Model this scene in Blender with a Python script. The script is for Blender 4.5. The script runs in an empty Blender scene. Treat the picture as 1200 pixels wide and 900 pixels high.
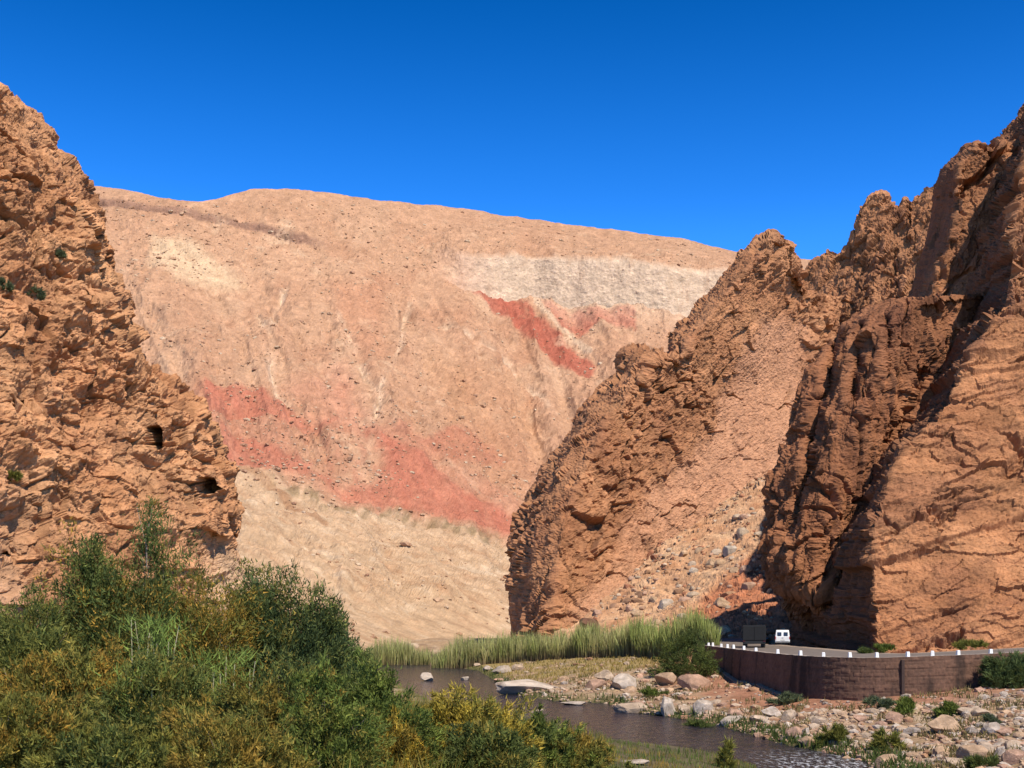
import bpy, bmesh, math, random
import numpy as np
from mathutils import Vector

# ------------------------------------------------------------------ camera, sky, sun
scene = bpy.context.scene
COL = scene.collection
CZ, F, HY = 8.0, 1400.0, 727.0          # eye height, focal length in photo pixels, horizon row
cd = bpy.data.cameras.new('camera')
cam = bpy.data.objects.new('camera', cd); COL.objects.link(cam)
cam.location = (0, 0, CZ); cam.rotation_euler = (math.radians(90), 0, 0)
cd.sensor_width = 36.0; cd.lens = 36.0 * F / 1200.0
cd.shift_y = (HY - 450.0) / 1200.0
cd.clip_start = 0.5; cd.clip_end = 12000
scene.camera = cam

S = Vector((0.315, -0.54, 0.78)).normalized()
w = bpy.data.worlds.new('World'); scene.world = w; w.use_nodes = True
wt = w.node_tree; wt.nodes.clear()
sky = wt.nodes.new('ShaderNodeTexSky'); sky.sky_type = 'NISHITA'; sky.sun_disc = False
sky.sun_elevation = math.asin(S.z); sky.sun_rotation = math.atan2(S.x, S.y)
sky.altitude = 2200; sky.air_density = 1.0; sky.dust_density = 0.7; sky.ozone_density = 3.0
hs = wt.nodes.new('ShaderNodeHueSaturation'); hs.inputs['Saturation'].default_value = 1.4; hs.inputs['Hue'].default_value = 0.513
bg = wt.nodes.new('ShaderNodeBackground'); bg.inputs['Strength'].default_value = 0.15
wo = wt.nodes.new('ShaderNodeOutputWorld')
wtc = wt.nodes.new('ShaderNodeTexCoord'); wsp = wt.nodes.new('ShaderNodeSeparateXYZ'); wt.links.new(wtc.outputs['Generated'], wsp.inputs[0])
wmr = wt.nodes.new('ShaderNodeFloatCurve'); wt.links.new(wsp.outputs['Z'], wmr.inputs['Value'])
cv = wmr.mapping.curves[0]                      # deep high-altitude sky: brighter low down, dark overhead
cv.points[0].location = (0.0, 0.62); cv.points[1].location = (1.0, 0.10)
for p_ in ((0.26, 0.68), (0.34, 0.56), (0.47, 0.37), (0.62, 0.20)): cv.points.new(*p_)
for p_ in cv.points: p_.handle_type = 'AUTO_CLAMPED'
wmr.mapping.update()
wm2 = wt.nodes.new('ShaderNodeMath'); wm2.operation = 'MULTIPLY'; wm2.inputs[1].default_value = 2.5
wt.links.new(wmr.outputs[0], wm2.inputs[0]); wt.links.new(wm2.outputs[0], hs.inputs['Value'])
wt.links.new(sky.outputs[0], hs.inputs['Color']); wt.links.new(hs.outputs[0], bg.inputs['Color'])
wt.links.new(bg.outputs[0], wo.inputs['Surface'])
sl = bpy.data.lights.new('sun', 'SUN'); sl.energy = 5.0; sl.angle = math.radians(0.5); sl.color = (1.0, 0.93, 0.82)
so = bpy.data.objects.new('sun', sl); COL.objects.link(so); so.rotation_euler = S.to_track_quat('Z', 'Y').to_euler()
so.location = (60, -60, 120)
scene.view_settings.view_transform = 'Standard'; scene.view_settings.look = 'None'
scene.view_settings.exposure = 0.28; scene.view_settings.gamma = 1.0
scene.view_settings.use_curve_mapping = False
scene.cycles.max_bounces = 6; scene.cycles.diffuse_bounces = 1; scene.cycles.caustics_reflective = False

# ------------------------------------------------------------------ numeric helpers
rng = np.random.default_rng(7)
random.seed(7)
PERM = np.random.default_rng(1).permutation(256).astype(np.int64)
GR = np.random.default_rng(2).normal(size=(256, 3)); GR /= np.linalg.norm(GR, axis=1)[:, None]
RND = np.random.default_rng(3).random((256, 4))

def _h(ix, iy, iz):
    return PERM[(PERM[(PERM[ix & 255] + iy) & 255] + iz) & 255]

def perlin(P):
    shp = P.shape[:-1]; P = P.reshape(-1, 3)
    out = np.empty(len(P))
    for s in range(0, len(P), 200000):
        p = P[s:s+200000]
        i = np.floor(p).astype(np.int64); f = p - i
        u = f*f*f*(f*(f*6-15)+10)
        acc = 0
        for dx in (0, 1):
            wx = u[:, 0] if dx else 1-u[:, 0]
            for dy in (0, 1):
                wy = u[:, 1] if dy else 1-u[:, 1]
                for dz in (0, 1):
                    wz = u[:, 2] if dz else 1-u[:, 2]
                    g = GR[_h(i[:, 0]+dx, i[:, 1]+dy, i[:, 2]+dz)]
                    acc = acc + wx*wy*wz*(g[:, 0]*(f[:, 0]-dx)+g[:, 1]*(f[:, 1]-dy)+g[:, 2]*(f[:, 2]-dz))
        out[s:s+200000] = acc
    return out.reshape(shp) * 1.6

def fbm(P, size, octv=4, rough=0.5, ridged=False, off=0.0):
    a, t, acc = 1.0, 0.0, 0
    Q = P/size + off
    for _ in range(octv):
        n = perlin(Q)
        if ridged: n = 1-2*np.abs(n)
        acc = acc + a*n; t += a
        a *= rough; Q = Q*2.03 + 17.3
    return acc/t

def voronoi(P, tilt=False):
    """F1, F2 and a random value of the nearest cell"""
    shp = P.shape[:-1]; P = P.reshape(-1, 3)
    f1o = np.empty(len(P)); f2o = np.empty(len(P)); cid = np.empty(len(P)); til = np.empty(len(P))
    for s in range(0, len(P), 150000):
        p = P[s:s+150000]
        i = np.floor(p).astype(np.int64); f = p - i
        f1 = np.full(len(p), 9.0); f2 = np.full(len(p), 9.0); c = np.zeros(len(p)); tl = np.zeros(len(p))
        for dx in (-1, 0, 1):
            for dy in (-1, 0, 1):
                for dz in (-1, 0, 1):
                    r = RND[_h(i[:, 0]+dx, i[:, 1]+dy, i[:, 2]+dz)]
                    d = (dx+r[:, 0]-f[:, 0])**2 + (dy+r[:, 1]-f[:, 1])**2 + (dz+r[:, 2]-f[:, 2])**2
                    m = d < f1
                    f2 = np.where(m, f1, np.minimum(f2, d)); f1 = np.where(m, d, f1); c = np.where(m, r[:, 3], c)
                    ti = (r[:, 0]*7.3) % 1; tj = (r[:, 1]*9.1) % 1; tk = (r[:, 2]*5.7) % 1
                    tl = np.where(m, (ti-.5)*(f[:, 0]-dx-r[:, 0])+(tj-.5)*(f[:, 1]-dy-r[:, 1])+(tk-.5)*(f[:, 2]-dz-r[:, 2]), tl)
        f1o[s:s+150000] = np.sqrt(f1); f2o[s:s+150000] = np.sqrt(f2); cid[s:s+150000] = c; til[s:s+150000] = tl
    if tilt: return f1o.reshape(shp), f2o.reshape(shp), cid.reshape(shp), til.reshape(shp)
    return f1o.reshape(shp), f2o.reshape(shp), cid.reshape(shp)

def sstep(a, b, x):
    t = np.clip((x-a)/(b-a), 0, 1); return t*t*(3-2*t)

def poly_sd(x, y, poly):
    """signed distance, negative inside"""
    d = np.full(x.shape, 1e18); inside = np.zeros(x.shape, bool)
    n = len(poly)
    for k in range(n):
        ax, ay = poly[k]; bx, by = poly[(k+1) % n]
        ex, ey = bx-ax, by-ay
        t = np.clip(((x-ax)*ex+(y-ay)*ey)/(ex*ex+ey*ey+1e-12), 0, 1)
        d = np.minimum(d, (x-ax-t*ex)**2+(y-ay-t*ey)**2)
        if ay != by:
            c = ((ay > y) != (by > y)) & (x < (bx-ax)*(y-ay)/(by-ay)+ax)
            inside ^= c
    d = np.sqrt(d)
    return np.where(inside, -d, d)

def line_d(x, y, pts):
    d = np.full(x.shape, 1e18)
    for (ax, ay), (bx, by) in zip(pts[:-1], pts[1:]):
        ex, ey = bx-ax, by-ay
        t = np.clip(((x-ax)*ex+(y-ay)*ey)/(ex*ex+ey*ey), 0, 1)
        d = np.minimum(d, (x-ax-t*ex)**2+(y-ay-t*ey)**2)
    return np.sqrt(d)

def U(px, py, Y):
    px, py, Y = np.asarray(px, float), np.asarray(py, float), np.asarray(Y, float)
    return np.stack([(px-600)/F*Y, Y+0*px, CZ-(py-HY)/F*Y], -1)

def gpt(px, py, z=0.0):
    """ground point of height z seen at a photo pixel"""
    Y = F*(CZ-z)/(py-HY)
    return ((px-600)/F*Y, Y)

def blur(A, it=2):
    for _ in range(it):
        for ax in (0, 1):
            B = np.concatenate([np.take(A, [0], ax), A, np.take(A, [-1], ax)], ax)
            n = A.shape[ax]
            sl0 = np.take(B, range(0, n), ax); sl2 = np.take(B, range(2, n+2), ax)
            A = 0.25*sl0+0.5*A+0.25*sl2
    return A

# ------------------------------------------------------------------ mesh helpers
def make_mesh(name, V, faces, nper, mat, cols=None, smooth=False):
    V = np.asarray(V, np.float32); faces = np.asarray(faces, np.int32)
    me = bpy.data.meshes.new(name)
    me.vertices.add(len(V)); me.vertices.foreach_set('co', V.ravel())
    nf = len(faces)
    me.loops.add(nf*nper); me.loops.foreach_set('vertex_index', faces.ravel())
    me.polygons.add(nf); me.polygons.foreach_set('loop_start', np.arange(0, nf*nper, nper, dtype=np.int32))
    me.polygons.foreach_set('use_smooth', np.full(nf, smooth, bool))
    me.update(calc_edges=True)
    if cols is not None:
        c = np.ones((len(V), 4), np.float32); c[:, :3] = np.clip(cols, 0.002, 0.95)
        at = me.color_attributes.new('col', 'FLOAT_COLOR', 'POINT'); at.data.foreach_set('color', c.ravel())
    if mat: me.materials.append(mat)
    return me

def link(name, me, parent=None, loc=None):
    o = bpy.data.objects.new(name, me); COL.objects.link(o)
    if parent is not None: o.parent = parent
    if loc is not None: o.location = loc
    return o

def empty(name, loc=(0, 0, 0), rz=0.0):
    o = bpy.data.objects.new(name, None); COL.objects.link(o)
    o.location = loc; o.rotation_euler = (0, 0, rz); o.empty_display_size = 0.3
    return o

def tag(o, label=None, cat=None, group=None, kind=None):
    if label: o['label'] = label
    if cat: o['category'] = cat
    if group: o['group'] = group
    if kind: o['kind'] = kind
    return o

def grid_faces(nv, nu):
    a = np.arange(nv*nu).reshape(nv, nu)
    return np.stack([a[:-1, :-1], a[:-1, 1:], a[1:, 1:], a[1:, :-1]], -1).reshape(-1, 4)

def grid_normals(P):
    du = np.gradient(P, axis=1); dv = np.gradient(P, axis=0)
    n = np.cross(du, dv); n /= np.linalg.norm(n, axis=-1)[..., None]+1e-9
    return n

class MB:
    """collects shapes into one mesh"""
    def __init__(s): s.bm = bmesh.new()
    def box(s, x0, x1, y0, y1, z0, z1, bev=0.0, taper=None):
        r = bmesh.ops.create_cube(s.bm, size=1.0)
        for v in r['verts']:
            top = v.co.z > 0
            v.co = Vector((x0+(v.co.x+.5)*(x1-x0), y0+(v.co.y+.5)*(y1-y0), z0+(v.co.z+.5)*(z1-z0)))
            if taper and top:
                v.co.x = (x0+x1)/2+(v.co.x-(x0+x1)/2)*taper[0]; v.co.y = (y0+y1)/2+(v.co.y-(y0+y1)/2)*taper[1]
        if bev:
            es = list({e for v in r['verts'] for e in v.link_edges})
            bmesh.ops.bevel(s.bm, geom=es, offset=bev, segments=2, affect='EDGES', profile=0.6)
        return s
    def cyl(s, c, r, h, axis='X', seg=20, r2=None):
        q = bmesh.ops.create_cone(s.bm, cap_ends=True, segments=seg, radius1=r, radius2=r if r2 is None else r2, depth=h)
        for v in q['verts']:
            x, y, z = v.co
            v.co = Vector((z, x, y) if axis == 'X' else (x, z, y) if axis == 'Y' else (x, y, z)) + Vector(c)
        return s
    def prism(s, prof, x0, x1, bev=0.0, top_in=0.0):
        """profile in (y,z) extruded along x"""
        zs = [p[1] for p in prof]; zmid = (min(zs)+max(zs))/2; zt = max(zs)
        def inset(z): return top_in*max(0, (z-zmid)/(zt-zmid))
        a = [s.bm.verts.new((x0+inset(z), y, z)) for y, z in prof]; b = [s.bm.verts.new((x1-inset(z), y, z)) for y, z in prof]
        fs = [s.bm.faces.new(a), s.bm.faces.new(b[::-1])]
        n = len(prof)
        for i in range(n): fs.append(s.bm.faces.new((a[i], b[i], b[(i+1) % n], a[(i+1) % n])))
        bmesh.ops.recalc_face_normals(s.bm, faces=fs)
        if bev:
            es = list({e for f in fs for e in f.edges})
            bmesh.ops.bevel(s.bm, geom=es, offset=bev, segments=2, affect='EDGES', profile=0.6)
        return s
    def build(s, name, mat, parent=None, smooth=False):
        me = bpy.data.meshes.new(name); bmesh.ops.recalc_face_normals(s.bm, faces=s.bm.faces); s.bm.to_mesh(me); s.bm.free()
        if smooth:
            for p in me.polygons: p.use_smooth = True
        me.materials.append(mat)
        return link(name, me, parent)

# ------------------------------------------------------------------ materials
def new_mat(name):
    m = bpy.data.materials.new(name); m.use_nodes = True
    nt = m.node_tree; b = nt.nodes['Principled BSDF']
    return m, nt, b

def nnode(nt, typ, **kw):
    n = nt.nodes.new(typ)
    for k, v in kw.items():
        if k in n.inputs: n.inputs[k].default_value = v
        else: setattr(n, k, v)
    return n

def simple(name, col, rough=0.6, metal=0.0, var=0.12, scale=6.0):
    m, nt, b = new_mat(name)
    tc = nnode(nt, 'ShaderNodeTexCoord'); n = nnode(nt, 'ShaderNodeTexNoise', Scale=scale, Detail=6.0)
    nt.links.new(tc.outputs['Object'], n.inputs['Vector'])
    r = nnode(nt, 'ShaderNodeValToRGB')
    r.color_ramp.elements[0].color = (*[c*(1-var*1.5) for c in col], 1); r.color_ramp.elements[0].position = 0.3
    r.color_ramp.elements[1].color = (*[min(1, c*(1+var)) for c in col], 1); r.color_ramp.elements[1].position = 0.7
    nt.links.new(n.outputs['Fac'], r.inputs['Fac']); nt.links.new(r.outputs[0], b.inputs['Base Color'])
    b.inputs['Roughness'].default_value = rough; b.inputs['Metallic'].default_value = metal
    return m

def rock_mat(name, noise=0.9, lo=0.66, hi=1.22, bump=0.7, dist=0.35, crack=True, fine=5.0, stretch=(1, 1, 1), ridge=0.0):
    """base colour from the 'col' attribute (mineral colour, plus shade painted on two cliff flanks), mottled; rough bump"""
    m, nt, b = new_mat(name)
    L = nt.links.new
    tc = nnode(nt, 'ShaderNodeTexCoord')
    mp = nnode(nt, 'ShaderNodeMapping'); mp.inputs['Scale'].default_value = stretch
    L(tc.outputs['Object'], mp.inputs['Vector'])
    at = nnode(nt, 'ShaderNodeAttribute', attribute_name='col')
    n1 = nnode(nt, 'ShaderNodeTexNoise', Scale=noise, Detail=9.0, Roughness=0.65)
    n2 = nnode(nt, 'ShaderNodeTexNoise', Scale=fine, Detail=6.0, Roughness=0.7)
    L(mp.outputs[0], n1.inputs['Vector']); L(tc.outputs['Object'], n2.inputs['Vector'])
    r1 = nnode(nt, 'ShaderNodeMapRange'); L(n1.outputs['Fac'], r1.inputs['Value'])
    r1.inputs['From Min'].default_value = 0.3; r1.inputs['From Max'].default_value = 0.7
    r1.inputs['To Min'].default_value = lo; r1.inputs['To Max'].default_value = hi
    r2 = nnode(nt, 'ShaderNodeMapRange'); L(n2.outputs['Fac'], r2.inputs['Value'])
    r2.inputs['From Min'].default_value = 0.3; r2.inputs['From Max'].default_value = 0.7
    r2.inputs['To Min'].default_value = 0.8; r2.inputs['To Max'].default_value = 1.15
    mu = nnode(nt, 'ShaderNodeMath', operation='MULTIPLY'); L(r1.outputs[0], mu.inputs[0]); L(r2.outputs[0], mu.inputs[1])
    vm = nnode(nt, 'ShaderNodeVectorMath', operation='SCALE'); L(at.outputs['Color'], vm.inputs[0]); L(mu.outputs[0], vm.inputs['Scale'])
    L(vm.outputs[0], b.inputs['Base Color'])
    b.inputs['Roughness'].default_value = 0.95; b.inputs['Specular IOR Level'].default_value = 0.15
    h = nnode(nt, 'ShaderNodeMath', operation='ADD'); L(n1.outputs['Fac'], h.inputs[0])
    sc = nnode(nt, 'ShaderNodeMath', operation='MULTIPLY'); L(n2.outputs['Fac'], sc.inputs[0]); sc.inputs[1].default_value = 0.35
    L(sc.outputs[0], h.inputs[1])
    last = h
    if crack:
        v = nnode(nt, 'ShaderNodeTexVoronoi', feature='DISTANCE_TO_EDGE', Scale=noise*0.8); L(mp.outputs[0], v.inputs['Vector'])
        rr = nnode(nt, 'ShaderNodeMapRange'); L(v.outputs['Distance'], rr.inputs['Value'])
        rr.inputs['From Max'].default_value = 0.12; rr.inputs['To Min'].default_value = -0.3; rr.inputs['To Max'].default_value = 0.0
        a2 = nnode(nt, 'ShaderNodeMath', operation='ADD'); L(h.outputs[0], a2.inputs[0]); L(rr.outputs[0], a2.inputs[1]); last = a2
    n3 = nnode(nt, 'ShaderNodeTexNoise', noise_type='RIDGED_MULTIFRACTAL', Scale=noise*1.7, Detail=7.0, Roughness=0.6); L(mp.outputs[0], n3.inputs['Vector'])
    s3 = nnode(nt, 'ShaderNodeMath', operation='MULTIPLY'); L(n3.outputs['Fac'], s3.inputs[0]); s3.inputs[1].default_value = ridge
    a3 = nnode(nt, 'ShaderNodeMath', operation='SUBTRACT'); L(last.outputs[0], a3.inputs[0]); L(s3.outputs[0], a3.inputs[1]); last = a3
    bp = nnode(nt, 'ShaderNodeBump', Strength=bump, Distance=dist)
    L(last.outputs[0], bp.inputs['Height']); L(bp.outputs[0], b.inputs['Normal'])
    return m

def leaf_mat(name, transl=0.3):
    m, nt, b = new_mat(name); L = nt.links.new
    at = nnode(nt, 'ShaderNodeAttribute', attribute_name='col')
    L(at.outputs['Color'], b.inputs['Base Color']); b.inputs['Roughness'].default_value = 0.7; b.inputs['Specular IOR Level'].default_value = 0.2
    t = nnode(nt, 'ShaderNodeBsdfTranslucent'); L(at.outputs['Color'], t.inputs['Color'])
    mx = nnode(nt, 'ShaderNodeMixShader'); mx.inputs[0].default_value = transl
    L(b.outputs[0], mx.inputs[1]); L(t.outputs[0], mx.inputs[2]); L(mx.outputs[0], nt.nodes['Material Output'].inputs['Surface'])
    return m

M_cliff = rock_mat('cliff_rock', noise=0.5, lo=0.72, hi=1.2, bump=0.9, dist=0.5, crack=False, fine=2.2, ridge=0.28)
M_slab = rock_mat('slab_rock', noise=0.45, lo=0.74, hi=1.18, bump=0.85, dist=0.45, crack=False, fine=2.2, stretch=(0.5, 1, 1.5), ridge=0.25)
M_hill = rock_mat('hill_scree', noise=0.16, lo=0.80, hi=1.14, bump=0.9, dist=1.2, crack=False, fine=0.6)
M_ground = rock_mat('river_gravel', noise=1.3, lo=0.6, hi=1.25, bump=0.7, dist=0.15, crack=False, fine=9.0)
M_stone = rock_mat('boulder_stone', noise=1.1, lo=0.62, hi=1.18, bump=0.8, dist=0.16, crack=False, fine=7.0)
M_leaf = leaf_mat('leaf'); M_reed = leaf_mat('reed_leaf', 0.25)
M_bark = simple('bark', (0.22, 0.165, 0.115), 0.9)

# ------------------------------------------------------------------ cliffs
def resample(ctrl, step):
    C = np.array(ctrl, float)
    for ax in (0, 1):
        d = np.linalg.norm(np.diff(C[..., :2], axis=ax), axis=-1).mean(axis=1-ax)
        t = np.concatenate([[0], np.cumsum(d)]); n = max(4, int(t[-1]/step)+1)
        tt = np.linspace(0, t[-1], n)
        idx = np.clip(np.searchsorted(t, tt, side='right')-1, 0, len(t)-2)
        f = (tt-t[idx])/(t[idx+1]-t[idx])
        A = np.take(C, idx, axis=ax); B = np.take(C, idx+1, axis=ax)
        sh = [1, 1, 1]; sh[ax] = n; f = f.reshape(sh)
        C = A*(1-f)+B*f
    return C

def extend(P, side, depth, n, inward, down=0.0):
    """carry the rock back from one edge of the sheet so the formation has a real body"""
    def go(E, inv):
        ray = E*np.array([1, 1, 0]); ray /= np.linalg.norm(ray, axis=-1)[..., None]
        k = (np.arange(1, n+1)/n)**1.3*depth
        return k, ray
    if side in ('L', 'R'):
        E = P[:, 0] if side == 'L' else P[:, -1]
        k, ray = go(E, 0)
        lat = np.stack([ray[:, 1], -ray[:, 0], 0*ray[:, 0]], -1)*(1 if side == 'L' else -1)
        X = E[:, None]+k[None, :, None]*(ray*0.93+lat*np.reshape(inward, (-1, 1)))[:, None]
        return np.concatenate([X[:, ::-1], P], 1) if side == 'L' else np.concatenate([P, X], 1)
    E = P[-1]; k, ray = go(E, 0)
    X = E[None]+k[:, None, None]*(ray*0.9+np.array([0, 0, -down]))[None]
    return np.concatenate([P, X], 0)

def rockify(P, big=2.5, bigs=14, mid=1.2, mids=5, blk=1.0, blks=3.5, blk2=0.35, blk2s=1.3, fine=0.12, rot=0.0, stretch=(1, 1, 1), off=0.0, strata=0.0, strs=2.0, fis=1.0, fiss=9.0, rmask=None):
    n = grid_normals(P); n = blur(n, 4)
    c, s = math.cos(rot), math.sin(rot)
    Q = P.copy(); Q[..., 0] = P[..., 0]*c+P[..., 2]*s; Q[..., 2] = -P[..., 0]*s+P[..., 2]*c
    R3 = Q+off; Q = Q*np.array(stretch)+off
    wq = np.stack([fbm(R3+31, 3.0, 4, 0.6), fbm(R3+57, 3.0, 4, 0.6), fbm(R3+83, 3.0, 4, 0.6)], -1)
    rough = np.clip(0.75+1.1*fbm(R3, bigs*1.4, 3, off=61), 0.3, 1.5)
    if rmask is not None: rough = rough*rmask
    d = big*fbm(Q, bigs, 3)+mid*rough*fbm(Q+9, mids, 6, 0.56, ridged=True)+0.5*mid*rough*fbm(R3+4, mids*0.5, 5, 0.6)
    f1, f2, cid, tl = voronoi((Q+wq*0.55)/blks, True)
    d = d+rough*blk*((cid-0.5)*1.4+2.0*tl)-0.45*blk*rough*np.clip(rough-0.55, 0, 1)*(1-sstep(0.0, 0.07, f2-f1))
    f1, f2, c2, tl = voronoi((Q+wq*0.3+5)/blk2s, True)
    d = d+rough*blk2*((c2-0.5)*1.4+2.0*tl)-0.4*blk2*rough*np.clip(rough-0.4, 0, 1)*(1-sstep(0.0, 0.09, f2-f1))
    # long open fissures
    lines = np.abs(perlin(Q*np.array([1.0, 1.0, 0.35])/fiss+wq*0.10+3.1)); keep = sstep(-0.1, 0.25, fbm(R3, fiss*1.3, 2, off=23))
    d = d-fis*(1-sstep(0.0, 0.05, lines))*keep
    lines = np.abs(perlin(Q*np.array([0.4, 1.0, 1.0])/(fiss*0.6)+wq*0.12+8.1)); keep = sstep(0.0, 0.3, fbm(R3, fiss*1.1, 2, off=43))
    d = d-0.7*fis*(1-sstep(0.0, 0.06, lines))*keep
    if strata:
        zz = R3[..., 2]/strs+0.35*fbm(R3, 12, 3)+0.12*wq[..., 0]
        for k, am in ((1.0, 1.0), (2.7, 0.45)):
            q = zz*k; li = np.floor(q).astype(np.int64); fr = q-li
            rv = RND[_h(li, li*3+int(k), li*0), 0]; rn = RND[_h(li+1, li*3+3+int(k), li*0), 0]
            h = rv*(1-sstep(0.82, 1.0, fr))+rn*sstep(0.82, 1.0, fr)
            d = d+strata*am*(h-0.5)*2*np.clip(0.6+1.2*fbm(R3*np.array([.4, 1, 1]), 10, 3, off=77), 0, 1.4)
    d = d+fine*fbm(R3, 0.7, 4, 0.65)
    return P+n*d[..., None], cid, c2, d

def cliff(name, label, sheets, mat=None):
    """several sheets (each dense, with a body) joined into one rock formation"""
    VV, FF, CC, o = [], [], [], 0
    for P, col in sheets:
        nv, nu = P.shape[:2]
        VV.append(P.reshape(-1, 3)); CC.append(col.reshape(-1, 3)); FF.append(grid_faces(nv, nu)+o); o += nv*nu
    me = make_mesh(name, np.concatenate(VV), np.concatenate(FF), 4, mat or M_cliff, np.concatenate(CC))
    return tag(link(name, me), label, kind='structure')

def rockcol(P, a, b, cid, c2, varn=(0.30, 0.15, 0.08), vam=0.4, size=9):
    t = np.clip(0.5+1.1*fbm(P, size, 4, off=3.3), 0, 1)[..., None]
    col = np.array(a)*(1-t)+np.array(b)*t
    col = col*(0.86+0.26*cid[..., None])*(0.94+0.12*c2[..., None])
    s2 = fbm(P, 2.2, 5, 0.65, off=7.7)[..., None]; col = col*(1+0.28*s2)
    v = sstep(0.05, 0.45, fbm(P*np.array([1, 1, 0.45]), 5, 4, off=11.1))[..., None]*vam
    return col*(1-v)+np.array(varn)*v

# --- left cliff
def YL(px, py): return 104+0.105*np.asarray(px)+0.035*(700-np.asarray(py))
silL = [(385, 830), (382, 775), (376, 752), (352, 728), (325, 703), (292, 668), (272, 640), (266, 625), (282, 598), (274, 570), (260, 545), (256, 518), (240, 490), (215, 460), (195, 440),
        (172, 426), (160, 408), (142, 375), (132, 335), (122, 303), (112, 270), (104, 240), (94, 222), (74, 196), (56, 178), (53, 152), (38, 134), (12, 119), (0, 104)]
ctrl = []
for (sx, sy) in silL:
    x0 = -230
    r = []
    for k in (0, .25, .5, .75, .93, 1.0):
        px = x0+(sx-x0)*k; py = sy+(1-k)*8
        if sy < 240: py = sy-(1-k)*(sx-x0)*0.16
        r.append((px, py, YL(px, py)+(6 if k == 1.0 else 0)))
    ctrl.append(r)
Pp = resample(ctrl, 0.95); Pp[..., 2:] = blur(Pp[..., 2:], 6)
def hole(Pp, x, y, wx, wy, dep):
    m = (1-sstep(0.55, 1.0, np.abs(Pp[..., 0]-x)/wx))*(1-sstep(0.6, 1.0, np.abs(Pp[..., 1]-y)/wy)); Pp[..., 2] += m*dep
hole(Pp, 20, 478, 30, 7, 3); hole(Pp, 5, 652, 16, 8, 3); hole(Pp, 100, 345, 12, 14, 2.2)
P0 = U(Pp[..., 0], Pp[..., 1], Pp[..., 2])
P0 = extend(P0, 'R', 40, 40, 0.45); P0 = extend(P0, 'T', 45, 40, 0, 0.05)
P1, cid, c2, d = rockify(P0, big=2.4, bigs=14, mid=2.0, mids=6, blk=1.05, blks=4.6, blk2=0.48, blk2s=1.7, fine=0.32, rot=0.45, stretch=(0.8, 1, 1.2), fis=1.8, fiss=9, strata=0.4, strs=3.2)
col = rockcol(P1, (0.41, 0.185, 0.082), (0.56, 0.29, 0.14), cid, c2, (0.31, 0.135, 0.065), 0.55)
pal = sstep(330, 360, (P0[..., 2]-8)*0+1)  # placeholder of ones
ledge = (1-sstep(-40, 90, (P1[..., 0]/P1[..., 1]*F+600)))*(1-sstep(14, 24, P1[..., 2]))
ledge = (ledge*(0.5+0.8*fbm(P1, 6, 3)))[..., None].clip(0, 1)
col = col*(1-ledge)+np.array((0.52, 0.33, 0.21))*ledge
fpx = P1[..., 0]/P1[..., 1]*F+600; fpy = HY-(P1[..., 2]-CZ)/P1[..., 1]*F
for (hx_, hy_, hw_, hh_) in ((181, 513, 9, 14), (241, 569, 12, 10)):
    m_ = (1-sstep(0.75, 1.05, np.sqrt(((fpx-hx_)/hw_)**4+((fpy-hy_)/hh_)**4)))[..., None]
    P1 = P1+m_*6.0*np.array([0.0, 1.0, 0.12])
fpx = P1[..., 0]/P1[..., 1]*F+600; fpy = HY-(P1[..., 2]-CZ)/P1[..., 1]*F
ft_ = (sstep(625, 665, fpy-0.0*fpx+10*fbm(P1, 5, 3))*sstep(215, 270, fpx))[..., None]*0.85; col = col*(1-ft_)+np.array((0.53, 0.35, 0.21))*ft_*(0.85+0.3*c2[..., None])
LEFT = P1
cliff('left_cliff', 'tall craggy ochre cliff rising out of the left edge behind the shrubs', [(P1, col)])

# --- middle leaning pinnacle and the jagged ridge behind it
silA = [(604, 752), (601, 700), (602, 655), (611, 602), (638, 547), (660, 518), (676, 480), (702, 455), (722, 438), (728, 414), (745, 409), (764, 424),
        (778, 420), (786, 394), (806, 374), (830, 346), (850, 320), (868, 300), (888, 279), (903, 275)]
SA = np.array(silA, float); SM_ = SA.copy()
for _ in range(8): SM_[1:-1] = 0.25*SM_[:-2]+0.5*SM_[1:-1]+0.25*SM_[2:]
ctrl = []
for i, (sx, sy) in enumerate(silA):
    t = (752-SM_[i, 1])/(752-275)
    xr = 985; yr = max(354, SM_[i, 1]+34)
    base = 236+70*t
    r = []
    for k, dy in ((0, 30), (0.05, 8), (0.12, -2), (0.2, 4), (0.3, 10), (0.34, 13), (0.39, 17), (0.45, 22), (0.53, 30), (0.65, 40), (1.0, 66)):
        q = sstep(0.0, 0.28, k); bx = sx*(1-q)+SM_[i, 0]*q; by = sy*(1-q)+SM_[i, 1]*q
        px = bx+(xr-bx)*k; py = by+(yr-by)*k
        top = np.interp(px, [888, 903, 916, 926, 932, 937, 950, 985], [281, 276, 277, 284, 300, 332, 345, 352])
        if i == len(silA)-1: py = top
        py = max(py, top)
        r.append((px, py, base+dy*(1-0.35*t)))
    ctrl.append(r)
Pp = resample(ctrl, 0.95); Pp[..., 2:] = blur(Pp[..., 2:], 5)
P0 = U(Pp[..., 0], Pp[..., 1], Pp[..., 2])
inw = 0.02+0.88*sstep(330, 480, HY-(P0[:, 0, 2]-CZ)/P0[:, 0, 1]*F); P0 = extend(P0, 'L', 22, 24, inw); P0 = extend(P0, 'T', 30, 30, 0, 0.3)
gpx = P0[..., 0]/P0[..., 1]*F+600; gpy = HY-(P0[..., 2]-CZ)/P0[..., 1]*F
earth = 1-sstep(-14, 14, poly_sd(gpx, gpy, [(655, 735), (690, 690), (725, 640), (755, 580), (820, 520), (862, 430), (890, 370), (945, 380), (930, 520), (900, 590), (760, 745)])+16*fbm(P0, 9, 4))
RM = 1.1-0.75*np.clip(earth, 0, 1)
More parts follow.
